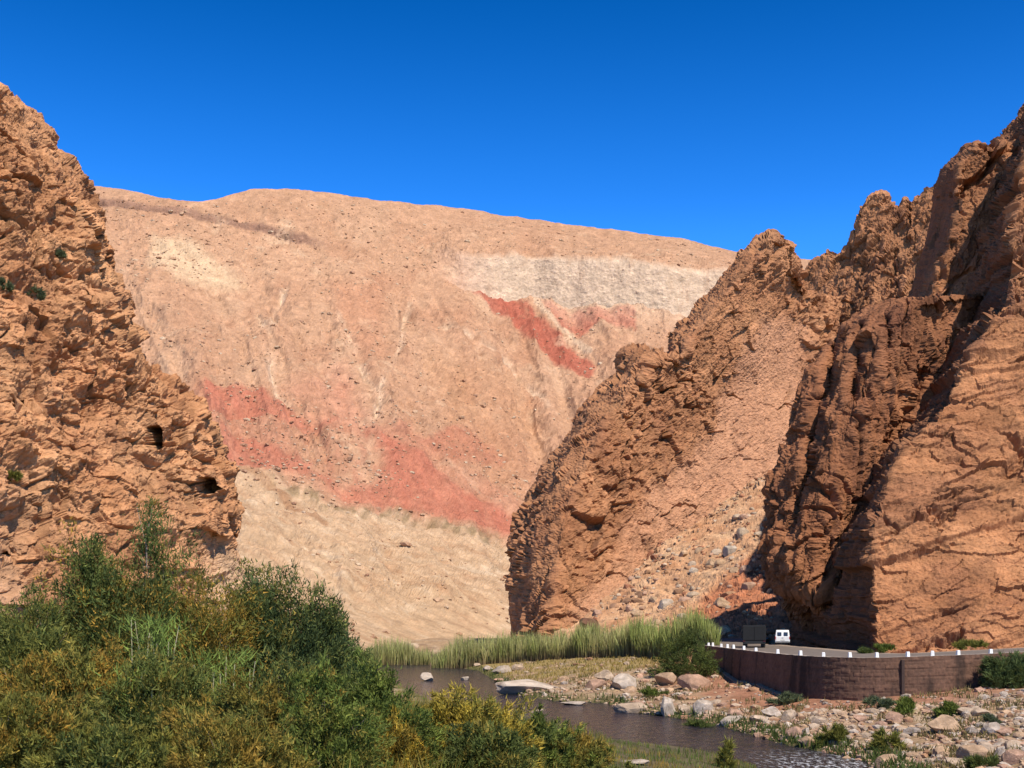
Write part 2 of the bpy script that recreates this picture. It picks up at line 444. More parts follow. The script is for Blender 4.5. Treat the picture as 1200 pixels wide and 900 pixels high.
P1, cid, c2, d = rockify(P0, big=1.6, bigs=20, mid=1.5, mids=8, blk=1.3, blks=6.5, blk2=0.7, blk2s=2.5, fine=0.5, rot=-0.9, stretch=(1.3, 1, 0.7), off=47, fis=2.2, fiss=13, rmask=RM)
colA = rockcol(P1, (0.32, 0.140, 0.066), (0.44, 0.212, 0.102), cid, c2, (0.27, 0.115, 0.06), 0.5, 14)
e_ = (np.clip(earth, 0, 1)*0.75)[..., None]; colA = colA*(1-e_)+np.array((0.51, 0.265, 0.152))*e_
sheetA = (P1, colA)
silB = [(900, 370), (936, 350), (944, 330), (950, 317), (957, 304), (972, 293), (986, 297), (994, 279), (1004, 270), (1007, 254), (1015, 242), (1025, 229), (1035, 226), (1047, 240), (1054, 245), (1060, 232), (1070, 236), (1086, 221), (1101, 212), (1125, 215), (1160, 240)]
ctrl = []
for k in (1.0, 0.6, 0.3, 0.1, 0.0):
    ctrl.append([(sx+30*k*0, sy+(560-sy)*k, 352+30*(1-k)-(sx-905)*0.2) for (sx, sy) in silB])
Pp = resample(ctrl, 1.0)
P0 = U(Pp[..., 0], Pp[..., 1], Pp[..., 2])
P0 = extend(P0, 'T', 40, 30, 0, 0.3)
P1, cid, c2, d = rockify(P0, big=1.0, bigs=18, mid=1.5, mids=7, blk=1.2, blks=6.0, blk2=0.7, blk2s=2.4, fine=0.5, rot=-0.5, stretch=(1.4, 1, 0.7), off=70, fis=2.2, fiss=12)
colB = rockcol(P1, (0.30, 0.131, 0.061), (0.42, 0.195, 0.092), cid, c2, (0.27, 0.115, 0.06), 0.5, 14)
cliff('middle_cliff', 'leaning jagged brown rock fin in the middle with a saw toothed ridge', [sheetA, (P1, colB)])

# --- gully scree between the fin and the buttress
ctrl = [[(640, 762, 205), (720, 764, 196), (800, 766, 186), (870, 768, 176), (960, 772, 168)],
        [(650, 742, 218), (720, 742, 210), (800, 744, 198), (870, 748, 184), (960, 752, 172)],
        [(690, 722, 232), (740, 712, 230), (800, 700, 226), (870, 690, 214), (960, 690, 200)],
        [(730, 690, 250), (780, 660, 252), (830, 635, 252), (880, 615, 250), (960, 610, 240)],
        [(760, 655, 268), (810, 615, 274), (860, 580, 278), (900, 560, 280), (960, 540, 276)]]
Pp = resample(ctrl, 1.1); Pp[..., 2:] = blur(Pp[..., 2:], 6)
P0 = U(Pp[..., 0], Pp[..., 1], Pp[..., 2])
P1, cid, c2, d = rockify(P0, big=1.8, bigs=16, mid=0.9, mids=6, blk=0.4, blks=3.0, blk2=0.25, blk2s=1.9, fine=0.25, off=90, fis=0.3)
col = rockcol(P1, (0.45, 0.225, 0.115), (0.56, 0.35, 0.205), cid, c2, (0.34, 0.15, 0.075), 0.5, 8)
px = P1[..., 0]/P1[..., 1]*F+600; py = HY-(P1[..., 2]-CZ)/P1[..., 1]*F
red = 1-sstep(-8, 8, poly_sd(px, py, [(740, 775), (790, 735), (835, 690), (880, 650), (920, 630), (980, 775)])+10*fbm(P1, 6, 3))
red = red[..., None]*0.9
col = col*(1-red)+np.array((0.40, 0.15, 0.075))*red*(0.75+0.5*c2[..., None])
gullyP, gullyX, gullyY = P1, px, py
cliff('scree_slope', 'pale bouldery scree with red earth below in the gully beside the road', [(P1, col)])

# --- pillar behind the buttress
rows = [(640, 1040, 1060, 1085, 1150, 1230), (450, 1052, 1066, 1084, 1150, 1230), (360, 1066, 1073, 1084, 1165, 1230), (316, 1078, 1084, 1098, 1168, 1230), (289, 1086, 1092, 1109, 1170, 1230), (250, 1096, 1102, 1121, 1174, 1230),
        (211, 1104, 1108, 1121, 1178, 1225), (195, 1112, 1115, 1124, 1180, 1215), (179, 1130, 1133, 1139, 1180, 1205), (168, 1138, 1140, 1146, 1161, 1190)]
ctrl = []
for (y, a, b, c, d_, e) in rows:
    t = (640-y)/470
    ctrl.append([(a-8, y+6, 226+8*t), (b-3, y+2, 198+6*t), (c, y, 173+6*t), (d_, y+1, 173+6*t), (e, y+6, 177+6*t)])
Pp = resample(ctrl, 1.0); Pp[..., 2:] = blur(Pp[..., 2:], 3)
P0 = U(Pp[..., 0], Pp[..., 1], Pp[..., 2])
P0 = extend(P0, 'L', 10, 16, 1.0); P0 = extend(P0, 'T', 9, 20, 0, 0.25)
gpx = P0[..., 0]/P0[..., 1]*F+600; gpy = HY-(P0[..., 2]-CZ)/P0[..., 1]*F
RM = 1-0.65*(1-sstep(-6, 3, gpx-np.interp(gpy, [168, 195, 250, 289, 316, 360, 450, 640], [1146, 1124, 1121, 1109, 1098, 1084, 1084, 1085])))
P1, cid, c2, d = rockify(P0, big=1.4, bigs=14, mid=1.3, mids=7, blk=1.2, blks=6.0, blk2=0.5, blk2s=2.0, fine=0.35, rot=-0.3, stretch=(1.3, 1, 0.6), off=120, fis=1.8, rmask=RM)
colC = rockcol(P1, (0.30, 0.128, 0.06), (0.40, 0.18, 0.085), cid, c2, (0.24, 0.10, 0.05), 0.5, 10)
fl_ = ((1-RM)/0.65*0.7)[..., None]; colC = colC*(1-fl_)+np.array((0.15, 0.065, 0.035))*fl_  # shade painted into the pillar's left flank so it reads as deep shadow
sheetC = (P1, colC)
# --- dark overhanging buttress
silD = [(960, 790), (945, 750), (935, 726), (926, 712), (906, 690), (892, 664), (892, 634), (904, 592), (911, 552), (929, 502), (944, 452), (959, 420), (984, 386), (997, 374), (1018, 360), (1050, 354)]
xrD = [1060, 1055, 1050, 1048, 1046, 1046, 1050, 1062, 1082, 1105, 1130, 1140, 1150, 1155, 1160, 1165]
ctrl = []
for i, ((sx, sy), xr) in enumerate(zip(silD, xrD)):
    t = max(0.0, (712-sy)/357)
    tuck = 20*max(0, (sy-690)/60)
    base = 149+10*t+tuck*0.8
    r = []
    yr = sy+(0 if i > 6 else (sy-640)*0.25*0)-(12 if sy < 400 else 0)
    for k, dy in ((0, 11), (0.12, 6), (0.30, 0), (0.42, -1.5), (0.65, 1), (0.85, 5), (1.0, 12)):
        r.append((sx+(xr-sx)*k, sy+(yr-sy)*k, base+dy))
    ctrl.append(r)
Pp = resample(ctrl, 0.9); Pp[..., 2:] = blur(Pp[..., 2:], 4)
# deep vertical grooves on the shaded side and an open crack
for (x0, y0, x1, y1, wd, dp) in ((985, 395, 925, 640, 7, 4.0), (1012, 385, 1000, 470, 6, 3.5), (1085, 440, 1040, 520, 8, 4), (960, 470, 940, 600, 5, 2.5), (1040, 375, 1035, 440, 4, 2)):
    dl = line_d(Pp[..., 0]+4*fbm(np.stack([Pp[..., 0], Pp[..., 1], 0*Pp[..., 0]], -1), 30, 3), Pp[..., 1], [(x0, y0), (x1, y1)])
    Pp[..., 2] += dp*(1-sstep(wd*0.3, wd*1.5, dl))
P0 = U(Pp[..., 0], Pp[..., 1], Pp[..., 2])
P0 = extend(P0, 'L', 5, 12, 1.3); P0 = extend(P0, 'T', 5, 14, 0, 0.2)
gpy = HY-(P0[..., 2]-CZ)/P0[..., 1]*F; RM = 1-0.6*sstep(400, 372, gpy)
P1, cid, c2, d = rockify(P0, big=1.2, bigs=13, mid=1.7, mids=5, blk=1.1, blks=4.0, blk2=0.5, blk2s=1.5, fine=0.32, rot=-0.22, stretch=(1.6, 1, 0.5), off=150, fis=2.0, fiss=8, rmask=RM)
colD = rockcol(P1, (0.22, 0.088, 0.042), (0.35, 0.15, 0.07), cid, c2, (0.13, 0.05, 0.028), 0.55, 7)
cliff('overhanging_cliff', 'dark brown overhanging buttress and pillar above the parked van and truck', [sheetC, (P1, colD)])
# --- near bedded slab at the right
rowsE = [(800, 914, 1026, 1100, 1200, 1420, 110), (765, 916, 1026, 1100, 1200, 1420, 112), (700, 924, 1023, 1100, 1210, 1420, 116), (612, 952, 1023, 1100, 1210, 1420, 122), (558, 990, 1048, 1112, 1215, 1420, 127),
         (500, 1030, 1086, 1140, 1225, 1420, 132), (440, 1064, 1130, 1170, 1240, 1420, 138), (400, 1072, 1150, 1186, 1244, 1420, 142), (375, 1074, 1166, 1196, 1248, 1420, 144), (350, 1080, 1176, 1204, 1252, 1420, 147), (290, 1100, 1186, 1210, 1260, 1420, 152), (230, 1136, 1193, 1216, 1266, 1420, 158),
         (180, 1166, 1204, 1222, 1272, 1420, 163), (135, 1199, 1217, 1230, 1282, 1420, 167), (85, 1230, 1244, 1262, 1300, 1420, 171)]
ctrl = []
for (y, a, b, c, d_, e, Y) in rowsE:
    ctrl.append([(a, y-4, Y+64-0.03*(800-y)), ((a+b)/2, y-2, Y+31), (b, y, Y), (c, y+2, Y-1), (d_, y+4, Y-1), (e, y-10, Y-5)])
Pp = resample(ctrl, 0.95); Pp[..., 2:] = blur(Pp[..., 2:], 3)
P0 = U(Pp[..., 0], Pp[..., 1], Pp[..., 2])
P0 = extend(P0, 'T', 40, 30, 0, 0.1)
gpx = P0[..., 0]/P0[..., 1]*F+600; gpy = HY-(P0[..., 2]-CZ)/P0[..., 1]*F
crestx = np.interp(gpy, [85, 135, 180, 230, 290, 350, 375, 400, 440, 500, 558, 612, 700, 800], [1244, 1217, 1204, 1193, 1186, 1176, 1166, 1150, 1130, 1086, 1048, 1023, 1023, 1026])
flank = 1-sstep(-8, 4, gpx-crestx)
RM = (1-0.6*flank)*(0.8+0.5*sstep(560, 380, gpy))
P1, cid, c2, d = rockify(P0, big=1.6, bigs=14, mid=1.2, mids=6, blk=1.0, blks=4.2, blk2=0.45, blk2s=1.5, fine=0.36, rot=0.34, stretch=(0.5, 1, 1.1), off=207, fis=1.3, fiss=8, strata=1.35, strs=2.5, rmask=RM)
colE = rockcol(P1, (0.31, 0.130, 0.056), (0.44, 0.205, 0.094), cid, c2, (0.30, 0.13, 0.065), 0.5, 8)
v_ = (flank*0.75)[..., None]; colE = colE*(1-v_)+np.array((0.15, 0.065, 0.035))*v_  # left flank colour darkened to stand in for shadow, not a different rock
vs = sstep(0.05, 0.3, fbm(P1*np.array([.6, 1, 1]), 7, 5, 0.6, off=9.9))[..., None]*(0.5+0.3*sstep(560, 380, gpy))[..., None]; colE = colE*(1-vs)+np.array((0.24, 0.105, 0.055))*vs
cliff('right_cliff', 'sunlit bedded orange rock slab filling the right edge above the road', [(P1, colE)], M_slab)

# ------------------------------------------------------------------ far hill
ridge = [(-80, 190), (85, 214), (130, 222), (180, 231), (215, 238), (242, 236), (270, 228), (300, 222), (340, 222), (380, 226), (430, 233), (490, 241), (540, 246), (620, 258),
         (700, 268), (760, 273), (800, 278), (840, 290), (862, 297), (900, 303), (960, 310), (1010, 314)]
gx = np.arange(-80, 1011, 1.35); rx, ry = zip(*ridge)
R = np.interp(gx, rx, ry); R = np.convolve(np.pad(R, 10, 'edge'), np.ones(21)/21, 'valid')
nv = 430
tt = np.linspace(0, 1, nv)
PX = np.broadcast_to(gx, (nv, len(gx))).copy(); PY = 775-(775-R)[None]*tt[:, None]
Z3 = np.stack([PX, PY, 0*PX+3.7], -1)
wx = PX+9*fbm(Z3, 40, 4)+4*fbm(Z3, 12, 3); wy = PY+9*fbm(Z3+99, 40, 4)+4*fbm(Z3+50, 12, 3)
bt = np.interp(wx, [480, 520, 600, 700, 780, 850, 1000], [296, 298, 298, 306, 316, 318, 322])
bb = np.interp(wx, [480, 520, 560, 600, 650, 720, 800, 1000], [328, 334, 342, 352, 362, 372, 380, 384])
band = sstep(-3, 3, PY+0.25*(wy-PY)-bt)*(1-sstep(-3, 3, wy-bb))*sstep(492, 560, wx)
ly = np.interp(PX, [60, 100, 150, 220, 280, 370, 400], [226, 236, 244, 251, 265, 288, 292])
lband = (1-sstep(3, 7, np.abs(wy-0.4*(wy-PY)-ly)))*(1-sstep(350, 395, PX))
wgt = 1.0-0.92*band-0.9*lband+1.2*(PY < bt)*sstep(495, 560, PX)+0.25*sstep(600, 740, PY)
step = (775-R)[None]/(nv-1)
cum = np.cumsum(wgt*step, 0)
Y0 = np.interp(gx, [-80, 200, 420, 620, 1010], [170, 190, 235, 335, 360])
YY = Y0[None]+cum*1.18
YY = blur(YY, 2)
for _ in range(60): YY[:, 1:-1] = 0.25*YY[:, :-2]+0.5*YY[:, 1:-1]+0.25*YY[:, 2:]
P0 = U(PX, PY, YY)
back = P0[-1]+0
ext = np.stack([back+np.array([0, k, -k*0.12]) for k in (8, 30, 80, 200, 500)], 0)
PX2 = np.concatenate([PX, np.repeat(PX[-1:], 5, 0)]); PY2 = np.concatenate([PY, np.repeat(PY[-1:], 5, 0)])
P0 = np.concatenate([P0, ext], 0)
n = blur(grid_normals(P0), 3)
Z3b = np.stack([PX2, PY2, 0*PX2+4.3], -1)
def pad(a): return np.concatenate([a, np.repeat(a[-1:], 5, 0)])
wx, wy, band, lband = pad(wx), pad(wy), pad(band), pad(lband)
ch = [[(333, 345), (318, 400), (316, 450), (322, 480), (338, 498)], [(478, 365), (466, 410), (448, 450), (438, 480), (432, 510)], [(400, 385), (415, 430), (436, 478)], [(520, 395), (590, 440), (660, 505)], [(300, 380), (318, 420)]]
chd = np.min([line_d(wx*0.6+PX2*0.4, wy, c) for c in ch], 0)
d = 11*fbm(P0*np.array([1, 0.6, 0.4]), 90, 3)+(1-0.85*band)*4.8*fbm(P0*np.array([1, .7, .5]), 28, 5, 0.55, ridged=True)+1.9*(1-0.5*band)*fbm(P0, 8, 5, 0.65)+band*(1.3*fbm(P0*np.array([1, 1, 1.2])+3*fbm(P0, 20, 2)[..., None]+13.3, 15, 6, 0.68))+lband*2*fbm(P0*np.array([1, 1, .2]), 8, 3)
spn = fbm(np.stack([(PX2-0.35*(PY2-400)+14*fbm(Z3b, 70, 3))/75, PY2/330, 0*PX2+2.7], -1), 1.0, 4, 0.5, ridged=True)
spm = sstep(300, 380, PY2)*(1-sstep(520, 600, PY2))*(1-band)
d += 10*spn*spm+4*spn*sstep(600, 640, PY2)
chm = (1-sstep(0, 9, chd+5*fbm(Z3b, 14, 3)+2))*sstep(-0.35, 0.2, fbm(Z3b, 25, 3, off=4))
d -= 3.0*chm
f1, f2, cid = voronoi(P0/3.0)
bl = sstep(0.72, 0.95, fbm(P0, 30, 3, off=5)*0.5+0.5+0.35*(cid-0.5))
d += (0.35+0.6*bl)*(sstep(0.55, 0.2, f1)*(cid > 0.7))
d *= 0.12+0.88*(1-sstep(690, 745, PY2))
d *= 0.35+0.65*sstep(0, 45, PY2-pad(np.broadcast_to(R, PY.shape)))
P1 = P0+n*d[..., None]
nz = lambda s, o=0: fbm(Z3b, s, 4, off=o)
base = np.array((0.44, 0.255, 0.152))*np.ones(PX2.shape+(1,))
def mixc(col, m, c): m = np.clip(m, 0, 1)[..., None]; return col*(1-m)+np.array(c)*m
def pm(poly, soft=6.0, k=1.0): return 1-sstep(-soft, soft, poly_sd(PX2+(wx-PX2)*k, PY2+(wy-PY2)*k, poly))
base = mixc(base, sstep(0.0, 0.5, nz(60, 2)), (0.47, 0.29, 0.178))
base = mixc(base, 0.75*sstep(0.0, 0.45, nz(45, 8)), (0.385, 0.20, 0.115))
base = mixc(base, 0.55*(1-sstep(20, 90, PY2-pad(np.broadcast_to(R, PY.shape)))), (0.40, 0.225, 0.132))
base = mixc(base, 0.9*pm([(180, 285), (240, 300), (285, 340), (270, 350), (220, 345), (180, 320)], 10), (0.56, 0.39, 0.24))
base = mixc(base, 0.5*pm([(385, 335), (440, 335), (455, 370), (430, 450), (395, 380)], 14), (0.42, 0.19, 0.105))
base = mixc(base, 0.5*pm([(330, 470), (400, 440), (430, 520), (380, 520)], 14), (0.47, 0.20, 0.125))
base = mixc(base, 0.5*pm([(500, 430), (600, 450), (640, 520), (610, 600), (520, 540)], 18), (0.42, 0.215, 0.11))
base = mixc(base, 0.65*spm*sstep(-0.05, -0.45, spn), (0.56, 0.40, 0.265)); base = mixc(base, 0.35*spm*sstep(0.35, 0.75, spn), (0.36, 0.185, 0.105))
base = mixc(base, 0.85*chm, (0.60, 0.43, 0.29))
RED = (0.40, 0.145, 0.088)
rm = pm([(225, 476), (300, 472), (328, 498), (392, 514), (470, 520), (530, 560), (605, 598), (625, 640), (560, 632), (480, 607), (400, 590), (330, 567), (268, 560), (235, 520)], 7)
rub = pm([(340, 524), (400, 520), (440, 530), (448, 568), (400, 574), (350, 558)], 10, 0.6)*sstep(-0.35, 0.15, nz(14, 4))
t1 = pm([(238, 472), (303, 475), (341, 503), (369, 516), (394, 512), (369, 528), (337, 519), (306, 509), (262, 506), (236, 512)], 4, 0.6)
t2 = pm([(255, 519), (312, 537), (369, 556), (362, 569), (300, 566), (262, 556)], 5, 0.6)
t3 = pm([(419, 519), (443, 525), (493, 556), (543, 587), (600, 612), (612, 640), (543, 621), (468, 602), (394, 580), (352, 565), (440, 565), (430, 545)], 5, 0.6)
rst = fbm(np.stack([(PX2-0.6*PY2)/14, (PY2+0.3*PX2)/70, 0*PX2+1.37], -1), 1.0, 5, 0.6)
tt_ = np.maximum(np.maximum(t1, t2), t3)
rm = np.clip(np.maximum(0.5*rm*(0.8+0.6*rst), tt_*np.clip(0.9+0.4*rst, 0, 1)), 0, 1)*(1-0.85*rub)
base = mixc(base, rm, RED)
base = mixc(base, np.clip(0.75+0.5*rst, 0, 1)*pm([(487, 540), (518, 519), (556, 519), (590, 546), (581, 558), (525, 558)], 5, 0.6), (0.40, 0.15, 0.09))
base = mixc(base, 0.4*pm([(500, 540), (560, 500), (640, 560), (610, 610), (540, 580)], 12), (0.38, 0.185, 0.105))
base = mixc(base, np.clip(0.95+0.4*rst, 0, 1)*pm([(553, 344), (593, 347), (625, 375), (656, 406), (697, 441), (691, 457), (656, 438), (625, 413), (593, 381)], 3, 0.6), (0.36, 0.108, 0.066))
base = mixc(base, np.clip(0.9+0.5*rst, 0, 1)*pm([(632, 364), (681, 374), (742, 381), (745, 404), (706, 394), (680, 407), (656, 394)], 3, 0.6), (0.38, 0.11, 0.066))
base = mixc(base, 0.8*(1-sstep(1.5, 4, line_d(wx*0.5+PX2*0.5, wy*0.5+PY2*0.5, [(622, 360), (645, 385), (690, 425)]))), (0.50, 0.35, 0.23))
under = sstep(520, 600, PX2)*(1-sstep(0, 45, wy-pad(np.broadcast_to(bb, PY.shape))))*sstep(-4, 2, wy-pad(np.broadcast_to(bb, PY.shape)))
base = mixc(base, 0.5*under*(1-pm([(560, 344), (598, 347), (640, 375), (697, 446), (694, 458), (615, 405)], 5)), (0.56, 0.39, 0.26))
sx_ = PX2+6*fbm(Z3b+0.37, 60, 3); streak = fbm(np.stack([sx_/9+0.3*PY2/40, PY2/40, 0*PX2+0.43], -1), 1.0, 5, 0.7)*np.clip(0.6+1.3*fbm(Z3b+7.7, 50, 3), 0, 1)
bcol = np.array((0.54, 0.395, 0.275))*np.ones(base.shape)
bcol = mixc(bcol, 0.65*sstep(0.0, 0.4, streak), (0.43, 0.285, 0.19)); bcol = mixc(bcol, 0.7*(1-sstep(515, 600, PX2)), (0.46, 0.26, 0.17))
m = band[..., None]; base = base*(1-m)+bcol*m
base = mixc(base, lband*0.9, (0.27, 0.15, 0.10))
pl = [(240, 552), (300, 567), (380, 592), (460, 602), (540, 626), (612, 645)]
ply = np.interp(wx, [p[0] for p in pl], [p[1] for p in pl], left=520)
pale = sstep(-4, 6, wy-ply)
pc = np.array((0.47, 0.315, 0.19))*np.ones(base.shape)
ln = fbm(np.stack([PX2/60+PY2/160, (PY2-0.45*PX2)/8, 0*PX2+1.9], -1), 1.0, 5, 0.62)
pc = mixc(pc, 0.8*sstep(0.0, 0.5, ln), (0.39, 0.225, 0.125)); pc = mixc(pc, 0.8*sstep(0.05, 0.4, -ln), (0.55, 0.41, 0.275))
m = pale[..., None]; base = base*(1-m)+pc*m
base = mixc(base, 0.75*(1-sstep(2, 5, line_d(wx*0.5+PX2*0.5, wy*0.5+PY2*0.5, [(262, 556), (312, 578), (345, 600), (380, 622)]))), (0.33, 0.18, 0.095))
scrub = (1-sstep(3, 9, np.abs(wy-ply-2)))*sstep(300, 340, PX2)*sstep(-0.2, 0.25, nz(9, 3))
base = mixc(base, scrub*0.7, (0.20, 0.14, 0.07))
sp = sstep(0.15, 0.5, fbm(P1*np.array([1, 1, 0.6]), 18, 5, 0.65, off=31)); base = mixc(base, 0.45*sp*(1-rm), (0.34, 0.185, 0.10))
sp = sstep(0.15, 0.5, fbm(P1*np.array([1, 1, 0.6]), 24, 5, 0.65, off=51)); base = mixc(base, 0.5*sp*(1-rm), (0.56, 0.385, 0.245))
base = base*(0.95+0.10*cid[..., None])*(1+0.26*fbm(P1, 9, 5, 0.7)+0.26*fbm(P1, 2.5, 4, 0.75))[..., None]
base = base*np.array((1.03, 1.01, 1.0))
me = make_mesh('far_hill', P1.reshape(-1, 3), grid_faces(*P1.shape[:2]), 4, M_hill, base.reshape(-1, 3))
tag(link('far_hill', me), 'bare tan mountainside with red patches and a pale cliff band under the ridge', kind='structure')
hillP, hillPX, hillPY = P1, PX2, PY2

# ------------------------------------------------------------------ valley ground
right_bank = [(506, 767), (514, 779), (560, 786), (578, 797), (600, 813), (650, 822), (712, 824), (726, 833), (790, 841), (840, 850), (880, 861), (925, 874), (965, 882), (1012, 891), (1045, 915), (1100, 1000)]
left_bank = [(395, 767), (425, 783), (475, 806), (530, 832), (600, 860), (700, 878), (800, 880), (850, 886), (886, 898), (920, 930), (980, 1000)]
riv = [gpt(*p) for p in right_bank]+[gpt(*p) for p in left_bank[::-1]]
yc = np.array([(gpt(*a)[1]) for a in left_bank][::-1]); xc = np.array([gpt(*a)[0] for a in left_bank][::-1])
WALL = [(21.5, 146), (22.6, 140), (22.7, 130), (22.75, 120), (22.9, 112), (23.3, 104), (24.2, 98), (25.8, 94.6), (28.2, 92.6), (32, 92), (36, 92.2), (40, 93.2), (46, 95.2), (60, 100), (80, 108)]
def road_z(x, y=0): return 5.0+0.037*np.clip(np.asarray(x)-27.5, 0, 20)
plat = WALL+[(90, 130), (60, 135), (46, 160), (50, 200), (56, 240), (44, 240), (37, 212), (30, 186), (25, 166)]
def ground_h(X, Y, noise=True):
    X = np.asarray(X, float); Y = np.asarray(Y, float)
    d = poly_sd(X, Y, riv)
    left = X < np.interp(Y, yc, xc)+3
    dd = np.maximum(d, 0)
    hr = 0.30*np.minimum(dd, 1.2)+0.135*np.clip(dd-1.2, 0, 18)+0.02*np.clip(dd-19, 0, 60)
    hl = 0.30*np.minimum(dd, 1.5)+0.155*np.clip(dd-1.5, 0, 22)+0.06*np.clip(dd-23.5, 0, 60)
    hl = np.where(Y > 110, 0.10*np.minimum(dd, 40), hl)
    h = np.where(left, hl, hr)
    if noise:
        Q = np.stack([X, Y, 0*X], -1)
        am = np.clip(dd/3, 0, 1)
        h = h+am*(0.35*fbm(Q, 6, 4)+0.12*fbm(Q, 1.5, 3))
    h = np.where(d < 0, -0.15-0.5*np.clip(-d/4, 0, 1), h)
    pd = poly_sd(X, Y, plat)
    emb = np.where(Y > 143.5, 4.6-0.75*np.maximum(pd-0.3, 0), -9)
    h = np.where(pd < -0.95, 4.35, np.maximum(h, np.where(d > 0, emb, -9)))
    return np.minimum(h, 6.6)
Xs = np.concatenate([[-4000, -1500, -600, -300, -180, -120], np.arange(-80, -25, 1.2), np.arange(-25, 62, 0.24), np.arange(62, 120, 2), [150, 250, 500, 1200, 4000]])
Ys = np.concatenate([[-800, -200, -60, -20, 0, 8], np.geomspace(14, 320, 520), [360, 420, 520, 700, 1000, 1600, 3000, 6000]])
GX, GY = np.meshgrid(Xs, Ys)
GZ = ground_h(GX, GY)
far = (GY > 340) | (np.abs(GX) > 130); GZ = np.where(far, np.minimum(GZ, 0.5), GZ)
rd = poly_sd(GX, GY, riv); pdist = poly_sd(GX, GY, plat)
Q = np.stack([GX, GY, 0*GX], -1)
gc = np.array((0.38, 0.25, 0.145))*np.ones(GX.shape+(1,))
gc = mixc(gc, 0.8*sstep(-0.1, 0.4, fbm(Q, 5, 4)), (0.47, 0.35, 0.24))
gc = mixc(gc, 0.7*sstep(0.0, 0.4, fbm(Q+40, 3.5, 4)), (0.22, 0.13, 0.075))
gc = mixc(gc, 0.8*sstep(0.05, 0.35, fbm(Q+140, 2.2, 4))*(GX > 0), (0.13, 0.11, 0.05))
gc = mixc(gc, 0.85*(1-sstep(3, 8, pdist+4*fbm(Q, 4, 3)))*(GX > 15), (0.36, 0.16, 0.095))
mead = sstep(135, 150, GY)*(1-sstep(225, 240, GY))*(GX > -20)
gc = mixc(gc, mead*0.8*sstep(-0.4, 0.2, fbm(Q+80, 9, 3)), (0.33, 0.24, 0.085))
gr = (1-sstep(0.6, 2.8, rd+1.5*fbm(Q+20, 3, 3)))*sstep(-0.5, -0.1, fbm(Q+60, 6, 3))
gc = mixc(gc, gr*0.8, (0.09, 0.095, 0.03))
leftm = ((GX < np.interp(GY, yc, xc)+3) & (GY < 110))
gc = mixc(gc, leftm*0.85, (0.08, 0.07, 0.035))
gc = mixc(gc, (rd < 0)*1.0, (0.07, 0.055, 0.045))
me = make_mesh('ground', np.stack([GX, GY, GZ], -1).reshape(-1, 3), grid_faces(*GX.shape), 4, M_ground, gc.reshape(-1, 3), smooth=True)
tag(link('ground', me), 'gravel and earth valley floor on both banks of the river', kind='structure')

# water
m, nt, b = new_mat('river_water'); L = nt.links.new
tc = nnode(nt, 'ShaderNodeTexCoord'); mp = nnode(nt, 'ShaderNodeMapping'); mp.inputs['Rotation'].default_value = (0, 0, 0.5); mp.inputs['Scale'].default_value = (1.6, 0.55, 1)
L(tc.outputs['Object'], mp.inputs['Vector'])
n1 = nnode(nt, 'ShaderNodeTexNoise', Scale=1.2, Detail=5.0, Roughness=0.6, Distortion=0.6); L(mp.outputs[0], n1.inputs['Vector'])
bp = nnode(nt, 'ShaderNodeBump', Strength=1.0, Distance=0.7); L(n1.outputs['Fac'], bp.inputs['Height']); L(bp.outputs[0], b.inputs['Normal'])
b.inputs['Roughness'].default_value = 0.16; b.inputs['IOR'].default_value = 1.33; b.inputs['Specular IOR Level'].default_value = 0.3
sep = nnode(nt, 'ShaderNodeSeparateXYZ'); L(tc.outputs['Object'], sep.inputs[0])
ry_ = nnode(nt, 'ShaderNodeMapRange'); L(sep.outputs['Y'], ry_.inputs['Value'])
for k, v in (('From Min', 75.0), ('From Max', 66.0), ('To Min', 0.0), ('To Max', 1.0)): ry_.inputs[k].default_value = v
rx_ = nnode(nt, 'ShaderNodeMapRange'); L(sep.outputs['X'], rx_.inputs['Value'])
for k, v in (('From Min', 13.0), ('From Max', 16.0), ('To Min', 0.0), ('To Max', 1.0)): rx_.inputs[k].default_value = v
n2 = nnode(nt, 'ShaderNodeTexNoise', Scale=2.2, Detail=6.0, Roughness=0.7); L(mp.outputs[0], n2.inputs['Vector'])
fr = nnode(nt, 'ShaderNodeMapRange'); L(n2.outputs['Fac'], fr.inputs['Value'])
for k, v in (('From Min', 0.5), ('From Max', 0.6)): fr.inputs[k].default_value = v
m1 = nnode(nt, 'ShaderNodeMath', operation='MULTIPLY'); L(ry_.outputs[0], m1.inputs[0]); L(rx_.outputs[0], m1.inputs[1])
m2 = nnode(nt, 'ShaderNodeMath', operation='MULTIPLY'); L(m1.outputs[0], m2.inputs[0]); L(fr.outputs[0], m2.inputs[1])
mx = nnode(nt, 'ShaderNodeMix', data_type='RGBA'); L(m2.outputs[0], mx.inputs[0])
mx.inputs[6].default_value = (0.03, 0.025, 0.03, 1); mx.inputs[7].default_value = (0.62, 0.62, 0.62, 1)
L(mx.outputs[2], b.inputs['Base Color'])
rr = nnode(nt, 'ShaderNodeMapRange'); L(m2.outputs[0], rr.inputs['Value']); rr.inputs['To Min'].default_value = 0.16; rr.inputs['To Max'].default_value = 0.9; L(rr.outputs[0], b.inputs['Roughness'])
M_water = m
wxs = np.arange(-60, 50, 0.5); wys = np.geomspace(30, 290, 220)
WX, WY = np.meshgrid(wxs, wys)
me = make_mesh('river', np.stack([WX, WY, 0*WX+0.02*fbm(np.stack([WX, WY, 0*WX], -1), 2.5, 2)], -1).reshape(-1, 3), grid_faces(*WX.shape), 4, M_water, smooth=True)
f = (ground_h(WX, WY, False) < 0.6).reshape(-1)
bm = bmesh.new(); bm.from_mesh(me); bm.verts.ensure_lookup_table()
bmesh.ops.delete(bm, geom=[v for v in bm.verts if not f[v.index]], context='VERTS'); bm.to_mesh(me); bm.free()
